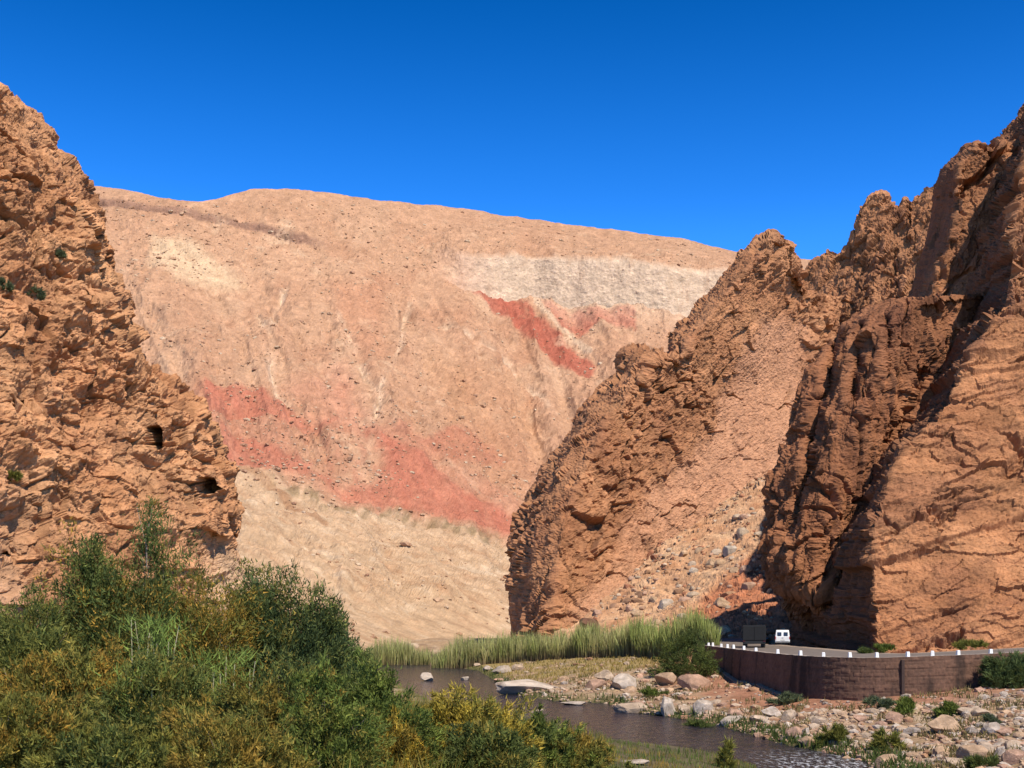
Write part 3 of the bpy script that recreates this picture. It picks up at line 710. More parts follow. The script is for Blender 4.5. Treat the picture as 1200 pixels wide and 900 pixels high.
tag(link('river', me), 'dark shallow river winding down between the stony banks', kind='structure')

# ------------------------------------------------------------------ road, wall, posts
def offset_line(pts, d):
    out = []
    for i, p in enumerate(pts):
        a = Vector(pts[max(0, i-1)]); c = Vector(pts[min(len(pts)-1, i+1)]); t = (c-a).normalized()
        out.append((p[0]-t.y*d, p[1]+t.x*d))
    return out
def dense(pts, s):
    out = []
    for a, c in zip(pts[:-1], pts[1:]):
        n_ = max(1, int(math.dist(a, c)/s))
        out += [(a[0]+(c[0]-a[0])*k/n_, a[1]+(c[1]-a[1])*k/n_) for k in range(n_)]
    return out+[pts[-1]]
def smooth_line(p, it=6):
    p = np.array(p)
    for _ in range(it): p[1:-1] = 0.25*p[:-2]+0.5*p[1:-1]+0.25*p[2:]
    return [tuple(q) for q in p]
wl = smooth_line(dense(WALL, 0.7), 10)
road_line = smooth_line(dense([(45, 240), (38, 212), (31, 186), (26, 166), (22.6, 152), (21.5, 146)], 0.8)[:-1]+wl, 12)
inner = offset_line(road_line, 9.0)      # left of travel = towards the cliffs
M_asph = rock_mat('asphalt', noise=0.8, lo=0.8, hi=1.2, bump=0.25, dist=0.03, crack=False, fine=12.0)
rows_, cols_ = [], []
for k in range(13):
    t = k/12
    rows_.append([(a[0]*(1-t)+c[0]*t, a[1]*(1-t)+c[1]*t, float(road_z(a[0]*(1-t)+c[0]*t))+0.03*(1-abs(2*t-1))) for a, c in zip(road_line, inner)])
    e = abs(2*t-1); dust = 1.0 if e > 0.8 else 0.35
    cols_.append([tuple(np.array((0.10, 0.092, 0.088))*(1-dust)+np.array((0.30, 0.225, 0.17))*dust) for _ in road_line])
RP = np.array(rows_)
me = make_mesh('road', RP.reshape(-1, 3), grid_faces(*RP.shape[:2]), 4, M_asph, np.array(cols_).reshape(-1, 3))
tag(link('road', me), 'grey dusty asphalt road behind the retaining wall below the cliffs', kind='structure')

# masonry wall: courses of stones pushed in and out, battered face
m, nt, b = new_mat('wall_masonry'); L = nt.links.new
at = nnode(nt, 'ShaderNodeAttribute', attribute_name='col'); tc = nnode(nt, 'ShaderNodeTexCoord')
n1 = nnode(nt, 'ShaderNodeTexNoise', Scale=4.0, Detail=8.0); L(tc.outputs['Object'], n1.inputs['Vector'])
r1 = nnode(nt, 'ShaderNodeMapRange'); L(n1.outputs['Fac'], r1.inputs['Value'])
for k, v in (('From Min', 0.3), ('From Max', 0.7), ('To Min', 0.7), ('To Max', 1.25)): r1.inputs[k].default_value = v
vm = nnode(nt, 'ShaderNodeVectorMath', operation='SCALE'); L(at.outputs['Color'], vm.inputs[0]); L(r1.outputs[0], vm.inputs['Scale']); L(vm.outputs[0], b.inputs['Base Color'])
bp = nnode(nt, 'ShaderNodeBump', Strength=0.5, Distance=0.06); L(n1.outputs['Fac'], bp.inputs['Height']); L(bp.outputs[0], b.inputs['Normal'])
b.inputs['Roughness'].default_value = 0.95
M_wall = m
wf = dense(wl, 0.10)
wo_ = np.array(offset_line(wf, -0.02)); wn = np.array(offset_line(wf, -1.02))-wo_
wb = np.array(offset_line(wf, 0.55))
s_ = np.concatenate([[0], np.cumsum(np.linalg.norm(np.diff(np.array(wf), axis=0), axis=1))])
zt = road_z(wo_[:, 0])+0.06+0.04*fbm(np.stack([s_, 0*s_, 0*s_+.5], -1), 1.3, 3)
nz_ = 50
VW, CW = [], []
for k in range(nz_+1):
    t = k/nz_; z = -0.8*(1-t)+zt*t
    c_ = math.floor(t*nz_/2.5+1e-6); u_ = s_/0.8+(c_ % 2)*0.5+0.3*RND[int(c_) % 256, 1]
    idv = RND[_h(np.floor(u_).astype(int), np.full(len(u_), int(c_)), np.zeros(len(u_), int)), 0]
    mort = (np.abs((u_ % 1)-0.5) > 0.44) | ((t*nz_/2.5) % 1 > 0.8); push = 0.04*idv-0.02*mort+0.22*(1-t)*1.4
    pos = np.column_stack([wo_+wn*push[:, None], z]); VW.append(pos)
    Qw = np.stack([s_, z*0.25, 0*s_], -1)
    st = 1.3*fbm(Qw, 2.2, 5, 0.6)
    cw = np.array((0.125, 0.062, 0.036))*(0.82+0.3*idv[:, None])
    k_ = sstep(0.05, 0.4, st)[:, None]; cw = cw*(1-0.7*k_)
    k_ = sstep(0.15, 0.5, -st)[:, None]; cw = cw*(1-0.4*k_)+np.array((0.20, 0.105, 0.07))*0.4*k_
    CW.append(cw)
VW.append(np.column_stack([wo_+wn*0.0, zt+0.02])); CW.append(np.full((len(wf), 3), 0.30)*np.array((1, .8, .65)))
VW.append(np.column_stack([wb, zt+0.02])); CW.append(np.full((len(wf), 3), 0.30)*np.array((1, .8, .65)))
VW.append(np.column_stack([wb, zt-1.5])); CW.append(np.full((len(wf), 3), 0.12))
VW = np.array(VW); CW = np.array(CW)
wall = empty('retaining_wall', (float(wo_[len(wf)//2, 0]), float(wo_[len(wf)//2, 1]), 1.5))
off = np.array(wall.location)
me = make_mesh('masonry', (VW-off).reshape(-1, 3), grid_faces(*VW.shape[:2]), 4, M_wall, CW.reshape(-1, 3))
link('masonry', me, wall)
# end return wall
mbb = MB(); e0 = np.array(wf[0])
mbb.box(e0[0]+0.3-off[0], e0[0]+2.5-off[0], e0[1]-0.1-off[1], e0[1]+0.5-off[1], -0.8-off[2], 5.02-off[2], 0.05)
M_wallp = simple('wall_return_stone', (0.11, 0.055, 0.04), 0.95, var=0.3, scale=3)
mbb.build('end_wall', M_wallp, wall)
# buttress pier and concrete footing
jx = min(range(len(wf)), key=lambda i: abs(600+F*wo_[i, 0]/wo_[i, 1]-1057) if wo_[i, 1] < 96 else 1e9)
p = wo_[jx]+wn[jx]*0.16
MB().box(p[0]-0.12-off[0], p[0]+0.12-off[0], p[1]-0.14-off[1], p[1]+0.3-off[1], 0.5-off[2], 4.95-off[2], 0.03).build('pier', simple('pier_stone', (0.05, 0.028, 0.02), 0.95), wall)
fi = [i for i in range(len(wf)) if 838 < 600+F*wo_[i, 0]/wo_[i, 1] < 925 and wo_[i, 1] > 96]
ft = []
for i in fi[::2]:
    g = float(ground_h(wo_[i, 0]-0.9, wo_[i, 1]))
    a = wo_[i]+wn[i]*0.3; c = wo_[i]+wn[i]*0.75; j = 0.06*math.sin(i*0.9)+0.05*random.random()
    ft.append([(*a, g+0.16+j), (*c, g+0.12+j), (*c, g-0.3)])
FP = np.array(ft)-off
link('footing', make_mesh('footing', FP.reshape(-1, 3), grid_faces(*FP.shape[:2]), 4, simple('footing_concrete', (0.30, 0.20, 0.135), 0.9)), wall)
tag(wall, 'curved dark red masonry retaining wall holding up the road', 'wall')

M_white = simple('white_paint', (0.78, 0.76, 0.72), 0.7, var=0.08, scale=5)
post_px = [828, 833, 843, 850, 857, 869, 883, 908.6, 935, 961.6, 993, 1026.7, 1063, 1093, 1123.5, 1162]
ordn = ['leftmost', 'second', 'third', 'fourth', 'fifth', 'sixth', 'seventh', 'eighth', 'ninth', 'tenth', 'eleventh', 'twelfth', 'thirteenth', 'fourteenth', 'fifteenth', 'rightmost']
mb = MB(); mb.box(-0.145, 0.145, -0.13, 0.13, -0.05, 0.36, 0.04, taper=(0.82, 0.82))
me_post = None
ppx = 600+F*wo_[:, 0]/wo_[:, 1]
last = 0
for i, pxv in enumerate(post_px):
    cand = [k for k in range(last, len(wf)) if (ppx[k]-pxv) >= 0]
    k = cand[0]; last = k
    q = np.array(wf[k])*0.65+wb[k]*0.35
    if me_post is None:
        o = mb.build('guard_post', M_white); me_post = o.data
    else:
        o = link('guard_post', me_post)
    o.location = (q[0], q[1], zt[k]+0.02); o.rotation_euler = (0.02*random.uniform(-1, 1), 0.03*random.uniform(-1, 1), random.uniform(-.3, .3))
    o.scale = (1, 1, random.uniform(0.9, 1.12))
    lab = ('%s white painted guard post on the wall edge' % ordn[i]) if i in (0, 15) else '%s white guard post from the left end of the wall' % ordn[i]
    tag(o, lab, 'guard post', 'white guard posts along the wall')

# ------------------------------------------------------------------ vehicles
M_vwhite = simple('van_white_paint', (0.80, 0.80, 0.79), 0.35, var=0.04)
M_glass = simple('dark_glass', (0.03, 0.04, 0.05), 0.12, var=0.02)
M_tyre = simple('tyre_rubber', (0.02, 0.02, 0.02), 0.9)
M_rim = simple('rim_steel', (0.35, 0.35, 0.36), 0.4, 0.7)
M_redl = simple('tail_light_red', (0.45, 0.03, 0.02), 0.3, var=0.03)
M_grey = simple('bumper_grey', (0.16, 0.16, 0.16), 0.6)
M_plate = simple('plate_blank', (0.62, 0.6, 0.55), 0.5)
def wheel(parent, x, y, r, wd, out):
    t = MB().cyl((x, y, r), r, wd, 'X', 28).build('tyre', M_tyre)
    wv = empty('wheel', (0, 0, 0)); wv.parent = parent; t.parent = wv
    MB().cyl((x+out*(wd/2-0.01), y, r), r*0.6, 0.05, 'X', 20).build('rim', M_rim, wv)
def van():
    r = empty('van')
    prof = [(0, 0.32), (-0.02, 0.62), (0.0, 1.05), (0.10, 1.74), (0.22, 1.82), (2.1, 1.84), (2.5, 1.76), (3.15, 1.12), (3.95, 0.95), (4.05, 0.6), (4.0, 0.30)]
    MB().prism(prof, -0.85, 0.85, 0.06, 0.13).build('body', M_vwhite, r, True)
    for s in (-1, 1):
        d = empty('rear_door'); d.parent = r
        mbd = MB(); mbd.box(min(s*0.02, s*0.74), max(s*0.02, s*0.74), -0.045, 0.03, 0.52, 1.06, 0.02)
        mbd.build('door_panel', M_vwhite, d)
        mw = MB(); q = mw.box(min(s*0.13, s*0.60), max(s*0.13, s*0.60), 0.0, 0.05, 1.14, 1.58, 0.05)
        for v in mw.bm.verts: v.co.y += (v.co.z-1.05)*0.145-0.025
        mw.build('window', M_glass, d)
        MB().box(s*0.06-0.02, s*0.06+0.02, -0.075, -0.04, 0.85, 0.97, 0.008).build('handle', M_grey, d)
        MB().box(min(s*0.77, s*0.845), max(s*0.77, s*0.845), -0.05, 0.04, 0.75, 1.08, 0.02).build('tail_light', M_redl, r)
        ms = MB(); ms.box(min(s*0.80, s*0.835), max(s*0.80, s*0.835), 2.35, 2.9, 1.15, 1.55, 0.01); ms.build('side_window', M_glass, r)
        MB().box(min(s*0.86, s*1.02), max(s*0.86, s*1.02), 2.75, 2.86, 1.12, 1.32, 0.03).build('mirror', M_grey, r)
        for y in (0.72, 3.2): wheel(r, s*0.74, y, 0.31, 0.19, s)
    MB().box(-0.84, 0.84, -0.12, 0.1, 0.33, 0.50, 0.04).build('bumper', M_grey, r)
    MB().box(-0.26, 0.26, -0.062, -0.04, 0.60, 0.71, 0.005).build('number_plate', M_plate, r)
    return r
v = van(); v.location = (31.7, 140.0, 5.03); v.rotation_euler = (0, 0, math.radians(-12.5))
tag(v, 'white van seen from behind with two dark rear windows, beside the dark truck', 'van')

M_tarp = simple('dark_tarpaulin', (0.005, 0.005, 0.006), 0.85, var=0.3, scale=2)
M_frame = simple('truck_dark_steel', (0.006, 0.006, 0.006), 0.7)
def truck():
    r = empty('truck')
    box = MB(); box.box(-1.25, 1.25, 0, 4.6, 0.75, 2.42, 0.07)
    bx_ = box.build('cargo_cover', M_tarp, r)
    for s in (-1, 1):
        MB().box(min(s*0.02, s*1.2), max(s*0.02, s*1.2), -0.05, 0.01, 0.82, 2.34, 0.02).build('rear_flap', M_tarp, r)
        for y in (0.9, 5.6): wheel(r, s*1.02, y, 0.46, 0.3, s)
        MB().box(min(s*0.7, s*1.2), max(s*0.7, s*1.2), 0.22, 0.26, 0.12, 0.72, 0.01).build('mud_flap', M_tyre, r)
        MB().box(min(s*0.95, s*1.2), max(s*0.95, s*1.2), -0.08, -0.02, 0.66, 0.76, 0.01).build('tail_light', simple('dim_red_lamp', (0.08, 0.01, 0.01), 0.4), r)
        MB().box(min(s*1.2, s*1.38), max(s*1.2, s*1.38), 5.9, 6.05, 1.5, 1.95, 0.03).build('mirror', M_frame, r)
    MB().box(-1.22, 1.22, -0.02, 6.0, 0.52, 0.74, 0.02).build('chassis', M_frame, r)
    MB().box(-1.2, 1.2, -0.1, 0.02, 0.42, 0.55, 0.02).build('bumper', M_frame, r)
    cab = MB(); cab.prism([(4.75, 0.6), (4.75, 2.2), (5.2, 2.32), (6.0, 2.28), (6.5, 1.5), (6.6, 0.6)], -1.12, 1.12, 0.06, 0.06); cb = cab.build('cab', M_frame, r)
    MB().box(-0.9, 0.9, 4.70, 4.745, 1.5, 2.0, 0.01).build('rear_window', M_glass, cb)
    return r
t_ = truck(); t_.location = (26.25, 129.5, 5.03); t_.rotation_euler = (0, 0, math.radians(-11))
tag(t_, 'dark tarpaulin covered truck on the road seen from behind, left of the white van', 'truck')

# ------------------------------------------------------------------ boulders
bm = bmesh.new(); bmesh.ops.create_icosphere(bm, subdivisions=4, radius=1.0); bm.verts.ensure_lookup_table()
ICO = np.array([v.co[:] for v in bm.verts]); ICOF = np.array([[v.index for v in f.verts] for f in bm.faces]); bm.free()
bm = bmesh.new(); bmesh.ops.create_icosphere(bm, subdivisions=2, radius=1.0)
ICO2 = np.array([v.co[:] for v in bm.verts]); ICO2F = np.array([[v.index for v in f.verts] for f in bm.faces]); bm.free()
def stone_verts(V, seed, cuts=16, rough=0.09):
    r = np.random.default_rng(seed); V = V.copy()
    for _ in range(cuts):
        nrm = r.normal(size=3); nrm /= np.linalg.norm(nrm); dlt = r.uniform(0.42, 0.85)
        h = V@nrm-dlt; V = V-np.maximum(h, 0)[:, None]*nrm*0.92
    V = V*(1+rough*fbm(V+seed*3.7, 0.7, 4))[:, None]
    return V/np.abs(V).max(0)
VAR = [stone_verts(ICO, 100+i) for i in range(10)]
CLR = {'pale': (0.53, 0.43, 0.34), 'cream': (0.50, 0.37, 0.26), 'tan': (0.50, 0.33, 0.205), 'pink': (0.46, 0.28, 0.19), 'brown': (0.36, 0.20, 0.115), 'grey': (0.34, 0.28, 0.235), 'dark': (0.14, 0.07, 0.045), 'red': (0.36, 0.16, 0.09)}
mesh_cache = {}
def stone_mesh(var, clr, lo=False):
    k = (var, clr, lo)
    if k not in mesh_cache:
        V = VAR[var] if not lo else stone_verts(ICO2, 300+var, 8)
        c = np.array(CLR[clr])*(0.70+0.42*np.clip(0.5+1.2*fbm(V+var*3.1, 0.7, 4), 0, 1))[:, None]; st_ = sstep(0.1, 0.4, fbm(V+var*5.7, 0.5, 4))[:, None]*0.5; c = c*(1-st_)+np.array((0.25, 0.165, 0.105))*st_
        lowm = (V[:, 2] < -0.2)[:, None]
        mesh_cache[k] = make_mesh('boulder', V, ICOF if not lo else ICO2F, 3, M_stone, c, smooth=False)
    return mesh_cache[k]
def boulder(px, pyb, wpx, hpx, clr, label, var=None, z=None, Y=None, depth=0.8, name='boulder', group=None, rz=None):
    """pyb = row where it meets the ground"""
    if Y is None:
        Y = 100.0
        for _ in range(12):
            X = (px-600)/F*Y; g = max(0.0, float(ground_h(X, Y))) if z is None else z
            Y = 0.5*Y+0.5*F*(CZ-g)/(pyb-HY)
    X = (px-600)/F*Y
    g = CZ-(pyb-HY)/F*Y
    wv = wpx/F*Y/2; hv = hpx/F*Y
    var = random.randrange(10) if var is None else var
    o = link(name, stone_mesh(var, clr))
    o.scale = (wv, wv*depth, hv*0.66); o.location = (X, Y+wv*depth*0.6, g+hv*0.34)
    o.rotation_euler = (random.uniform(-.12, .12), random.uniform(-.1, .1), random.choice([0, math.pi])+random.uniform(-.25, .25) if rz is None else rz)
    tag(o, label, 'boulder', group)
    return o
B = [(617, 811, 92, 19, 'pale', 'long low pale slab of rock at the edge of the river bend', 0.35),
 (736, 810, 36, 24, 'pale', 'pale pointed boulder behind the river in the middle of the gravel bar', .8),
 (710, 798, 28, 13, 'cream', 'cream rock just left of the pale pointed boulder on the bar', .8),
 (697, 808, 30, 12, 'pink', 'low pinkish rock in front of the cream rock on the bar', .7),
 (744, 835, 48, 13, 'cream', 'flat cream rock lying at the water edge left of the upright white rock', .6),
 (783, 839, 22, 24, 'pale', 'upright white rock standing at the water edge', .8),
 (824, 837, 30, 18, 'pale', 'sloping white rock to the right of the upright white rock', .8),
 (803, 836, 18, 12, 'cream', 'small cream rock wedged between the two white rocks', .8),
 (784, 803, 34, 17, 'tan', 'tan rock at the foot of the embankment left of the wall', .8),
 (814, 808, 46, 18, 'pink', 'big rounded pinkish boulder against the left end of the wall', .8),
 (947, 874, 23, 15, 'tan', 'squarish tan boulder at the water edge above the rapids', .8),
 (930, 867, 22, 19, 'pink', 'pinkish boulder leaning behind the squarish tan boulder', .8),
 (1108, 859, 42, 21, 'tan', 'big tan boulder in the middle of the right hand rubble', .7),
 (1039, 900, 36, 15, 'tan', 'rounded tan boulder beside the rapids at the bottom edge', .8),
 (1146, 892, 40, 22, 'tan', 'rough tan boulder at the bottom right with a pale stone beside it', .8),
 (1174, 889, 18, 15, 'pale', 'white stone tilted against the rough tan boulder at bottom right', .8),
 (1190, 896, 34, 18, 'pink', 'pink boulder at the bottom right corner', .8),
 (1122, 899, 30, 13, 'cream', 'cream stone at the bottom edge left of the rough tan boulder', .8),
 (1047, 848, 26, 15, 'pink', 'pinkish flat topped boulder right of the gravel patch', .7),
 (1093, 803, 18, 9, 'tan', 'small peaked tan rock leaning on the foot of the wall', .8),
 (987, 859, 18, 12, 'pale', 'pale rounded boulder left of the dry grass on the bar', .8),
 (1004, 878, 14, 8, 'cream', 'small cream stone by the green fringe at the rapids', .8),
 (905, 840, 26, 12, 'pale', 'pale block on the bar below the middle of the wall', .8),
 (925, 846, 24, 14, 'cream', 'cream block to the right of the pale block on the bar', .8),
 (888, 848, 24, 12, 'cream', 'low cream rock to the left of the pale block on the bar', .7),
 (863, 842, 26, 12, 'pink', 'pinkish rock above the green fringe of the bar', .7),
 (960, 850, 24, 11, 'cream', 'cream rock between two dry tufts on the bar', .7),
 (1010, 846, 22, 10, 'pink', 'small pink rock left of the flat topped boulder', .7),
 (1075, 812, 40, 14, 'tan', 'tan ledge rock with a dark hollow under the wall', .6),
 (1070, 862, 24, 10, 'grey', 'greyish rock left of the big tan boulder', .7),
 (1150, 838, 26, 11, 'cream', 'cream rock in the rubble above the big tan boulder', .7),
 (1180, 862, 26, 12, 'pink', 'pink rock in the rubble near the right edge', .7),
 (1140, 862, 20, 10, 'grey', 'grey stone right of the big tan boulder', .7),
 (501, 798, 18, 10, 'pale', 'pale rock standing in the river beside the shrubs', .8),
 (546, 797, 12, 5, 'pale', 'small white stone alone in the middle of the river', .8),
 (589, 789, 26, 10, 'pale', 'pale stone at the tail of the long slab upstream', .7),
 (606, 786, 18, 8, 'cream', 'small cream stone behind the long low slab', .7),
 (631, 836, 18, 6, 'cream', 'flat cream stone breaking the water below the slab', .7),
 (676, 826, 40, 5, 'pale', 'thin pale stone lying flush with the water below the green strip', .5),
 (438, 766, 36, 17, 'tan', 'tan rock on the far bank where the river comes out', .8),
 (408, 760, 30, 26, 'tan', 'tall tan rock beside the shrubs where the river comes out', .8),
 (480, 764, 22, 13, 'cream', 'cream rock half hidden by the left reeds', .8),
 (571, 786, 14, 6, 'pale', 'small pale stone in the stream upstream of the long slab, left of another', .8),
 (560, 781, 10, 4, 'cream', 'tiny cream stone in the stream near the yellow grass', .8),
 (583, 799, 14, 5, 'pink', 'small pinkish stone at the upstream tip of the long slab', .8),
 (660, 800, 20, 8, 'tan', 'tan stone behind the right end of the long slab', .8),
 (745, 896, 44, 6, 'pale', 'line of pale flat rock on the near grassy bar', .4)]
for i, (px_, pb, w_, h_, c_, lab, dp) in enumerate(B):
    boulder(px_, pb, w_, h_, c_, lab, var=i % 10, depth=dp)
# boulders of the gully and the slopes
SB = [(688, 738, 28, 20, 'dark', 'dark boulder at the foot of the leaning fin behind the reeds', 214), (858, 648, 20, 13, 'pale', 'white block high on the gully scree', 244), (835, 664, 16, 11, 'tan', 'tan block beside the white block on the scree', 240),
      (812, 672, 14, 9, 'pale', 'pale block halfway up the scree left of the tan block', 238), (846, 712, 22, 14, 'tan', 'tan block near the top of the red earth', 216), (780, 712, 22, 12, 'pale', 'flat pale block low on the scree', 222),
      (748, 722, 18, 11, 'tan', 'tan block low on the scree behind the reeds', 224), (880, 690, 20, 12, 'pink', 'pink block above the red earth near the overhang', 212), (870, 628, 18, 12, 'cream', 'cream block at the top of the scree', 252),
      (800, 726, 16, 9, 'cream', 'cream block just above the reeds in the gully', 210), (332, 498, 16, 12, 'pale', 'pale boulder at the bottom of the washed gully on the red hillside', 425),
      (392, 522, 10, 7, 'cream', 'cream boulder on the red patch of the hillside', 405)]
def on_sheet(P, X, Y_, px_, py_):
    k = np.argmin((X-px_)**2+(Y_-py_)**2); return float(P.reshape(-1, 3)[k, 1])
for (px_, pb, w_, h_, c_, lab, Yv) in SB:
    Yv = on_sheet(hillP, hillPX, hillPY, px_, pb) if px_ < 600 else on_sheet(gullyP, gullyX, gullyY, px_, pb) if px_ > 700 else 212
    o = boulder(px_, pb, w_, h_, c_, lab, Y=Yv); o.location.z -= 0.12*h_/F*Yv
# loose stones on the right bank: one object each, told apart by nothing
r2 = np.random.default_rng(21)
cnt = 0
while cnt < 130:
    px_ = r2.uniform(640, 1205); py_ = r2.uniform(795, 900)
    X, Y = gpt(px_, py_, 1.0)
    d_ = float(poly_sd(np.array(X), np.array(Y), riv)); p_ = float(poly_sd(np.array(X), np.array(Y), plat))
    if d_ < 0.4 or p_ < 1.2 or (p_ < 6 and r2.random() < 0.75) or (Y > 136 and r2.random() < 0.85) or X < np.interp(Y, yc, xc)+3: continue
    dens = float(fbm(np.array([[X, Y, 0.]]), 5, 3, off=2)[0])
    if dens < r2.uniform(-0.5, 0.3): continue
    g = float(ground_h(X, Y)); s = r2.choice([0.2, 0.28, 0.38, 0.52, 0.75], p=[.34, .30, .20, .12, .04])
    clr = r2.choice(['pale', 'cream', 'tan', 'pink', 'grey', 'red'], p=[.25, .33, .24, .10, .03, .05])
    o = link('stone', stone_mesh(int(r2.integers(10)), clr, True))
    o.location = (X, Y, g+s*0.2); o.scale = (s*r2.uniform(.8, 1.4), s*r2.uniform(.7, 1.1), s*r2.uniform(.45, .8)); o.rotation_euler = (r2.uniform(-.3, .3), r2.uniform(-.3, .3), r2.uniform(0, 6))
    tag(o, 'small loose stone lying among many on the right bank below the wall', 'stone', 'loose stones on the right bank'); cnt += 1

def scatter_mesh(name, pts, sizes, cols, label, V=None, FF=None, flat=0.7):
    V = ICO2 if V is None else V; FF = ICO2F if FF is None else FF
    r = np.random.default_rng(5)
    var = [stone_verts(V, 400+i, 7) for i in range(6)]
    VV, FFs, CC = [], [], []
    for i, (p, s, c) in enumerate(zip(pts, sizes, cols)):
        a = r.uniform(0, 6.28); ca, sa = math.cos(a), math.sin(a)
        q = var[i % 6]*np.array([r.uniform(.8, 1.3), r.uniform(.7, 1.1), flat*r.uniform(.7, 1.2)])*s
        q = np.column_stack([q[:, 0]*ca-q[:, 1]*sa, q[:, 0]*sa+q[:, 1]*ca, q[:, 2]])+p
        VV.append(q); FFs.append(FF+i*len(V)); CC.append(np.broadcast_to(c, q.shape))
    me = make_mesh(name, np.concatenate(VV), np.concatenate(FFs), 3, M_stone, np.concatenate(CC))
    return tag(link(name, me), label, kind='stuff')
# gravel
bm = bmesh.new(); bmesh.ops.create_icosphere(bm, subdivisions=1, radius=1.0)
ICO1 = np.array([v.co[:] for v in bm.verts]); ICO1F = np.array([[v.index for v in f.verts] for f in bm.faces]); bm.free()
pxs = r2.uniform(480, 1210, 30000); pys = r2.uniform(768, 902, 30000)
Yg = F*(CZ-1.0)/(pys-HY); Xg = (pxs-600)/F*Yg
pw = poly_sd(Xg, Yg, plat); ok = ((pw > 6.5) | (r2.random(len(Yg)) < 0.3) | (Xg < 15)) & (poly_sd(Xg, Yg, riv) > -0.3) & ((Yg < 136) | (r2.random(len(Yg)) < 0.07)) & (poly_sd(Xg, Yg, plat) > 0.7) & (Xg > np.interp(Yg, yc, xc)+2) & (fbm(np.stack([Xg, Yg, 0*Xg], -1), 4, 3, off=2) > r2.uniform(-0.6, 0.35, len(Xg)))
Xg, Yg = Xg[ok][:4600], Yg[ok][:4600]
zg = ground_h(Xg, Yg); sg = r2.choice([0.07, 0.1, 0.15, 0.24], len(Xg), p=[.3, .35, .25, .1])*(1+Yg/160)
pal = np.array([CLR[k] for k in ('pale', 'cream', 'tan', 'tan', 'cream', 'pink', 'brown')])
cg = pal[r2.integers(0, 7, len(Xg))]*r2.uniform(.75, 1.1, (len(Xg), 1))
scatter_mesh('gravel', np.column_stack([Xg, Yg, zg+sg*0.2]), sg, cg, 'pebbles and cobbles covering the right bank', ICO1, ICO1F)
# rubble on the far hill
iv = r2.integers(20, 425, 26000); iu = r2.integers(60, hillP.shape[1]-60, 26000)
hp = hillP[iv, iu]; hx = hillPX[iv, iu]; hy = hillPY[iv, iu]
den = 0.5+0.9*fbm(hp, 60, 3, off=7)+0.6*((hx > 280) & (hx < 480) & (hy > 500) & (hy < 580))+0.25*(hy < 330)-0.3*(hy > 610)
ok = (den > r2.uniform(0.25, 1.5, len(hp))) & (band[iv, iu] < 0.2)
hp = hp[ok][:5200]; hs_ = r2.choice([0.45, 0.7, 1.1, 1.8], len(hp), p=[.50, .36, .12, .02])
ch_ = np.array([(0.45, 0.26, 0.155), (0.50, 0.32, 0.20), (0.38, 0.21, 0.13), (0.55, 0.40, 0.27)])[r2.integers(0, 4, len(hp))]
scatter_mesh('rubble', hp+np.array([0, 0, .15]), hs_, ch_, 'broken rock strewn over the far mountainside', ICO1, ICO1F)

gq = gullyP.reshape(-1, 3)[r2.integers(0, gullyX.size, 1500)]
gx_ = gq[:, 0]/gq[:, 1]*F+600; ok = (gx_ > 690) & (gx_ < 950) & (fbm(gq, 12, 3) > r2.uniform(-.5, .4, len(gq)))
gq = gq[ok]; sz_ = r2.choice([0.3, 0.45, 0.7, 1.2], len(gq), p=[.45, .35, .16, .04])
cg = np.array([CLR[k] for k in ('cream', 'tan', 'pink', 'brown', 'red')])[r2.integers(0, 5, len(gq))]*r2.uniform(.8, 1.15, (len(gq), 1))
scatter_mesh('rubble', gq, sz_, cg, 'fallen blocks covering the gully scree', flat=0.8)

# ------------------------------------------------------------------ vegetation
def tri_leaves(pos, direc, length, width, col, r):
    """narrow leaf triangles"""
    n_ = len(pos)
    side = np.cross(direc, r.normal(size=(n_, 3))); side /= np.linalg.norm(side, axis=1)[:, None]+1e-9
    a = pos-side*width[:, None]*0.5; b_ = pos+side*width[:, None]*0.5; c = pos+direc*length[:, None]
    V = np.stack([a, b_, c], 1).reshape(-1, 3)
    C = np.repeat(col, 3, axis=0)
    return V, np.arange(n_*3).reshape(-1, 3), C

def tube(pts, r0, r1, sides=5):
    pts = np.array(pts, float); n_ = len(pts)
    V = []
    for i in range(n_):
        t = pts[min(i+1, n_-1)]-pts[max(i-1, 0)]; t /= np.linalg.norm(t)+1e-9
        u = np.cross(t, (0.3, 0.9, 0.2)); u /= np.linalg.norm(u)+1e-9; v_ = np.cross(t, u)
        rr_ = r0+(r1-r0)*i/(n_-1)
        for k in range(sides):
            a = 2*math.pi*k/sides; V.append(pts[i]+rr_*(u*math.cos(a)+v_*math.sin(a)))
    Fq = [[i*sides+k, i*sides+(k+1) % sides, (i+1)*sides+(k+1) % sides, (i+1)*sides+k] for i in range(n_-1) for k in range(sides)]
    return np.array(V), np.array(Fq)

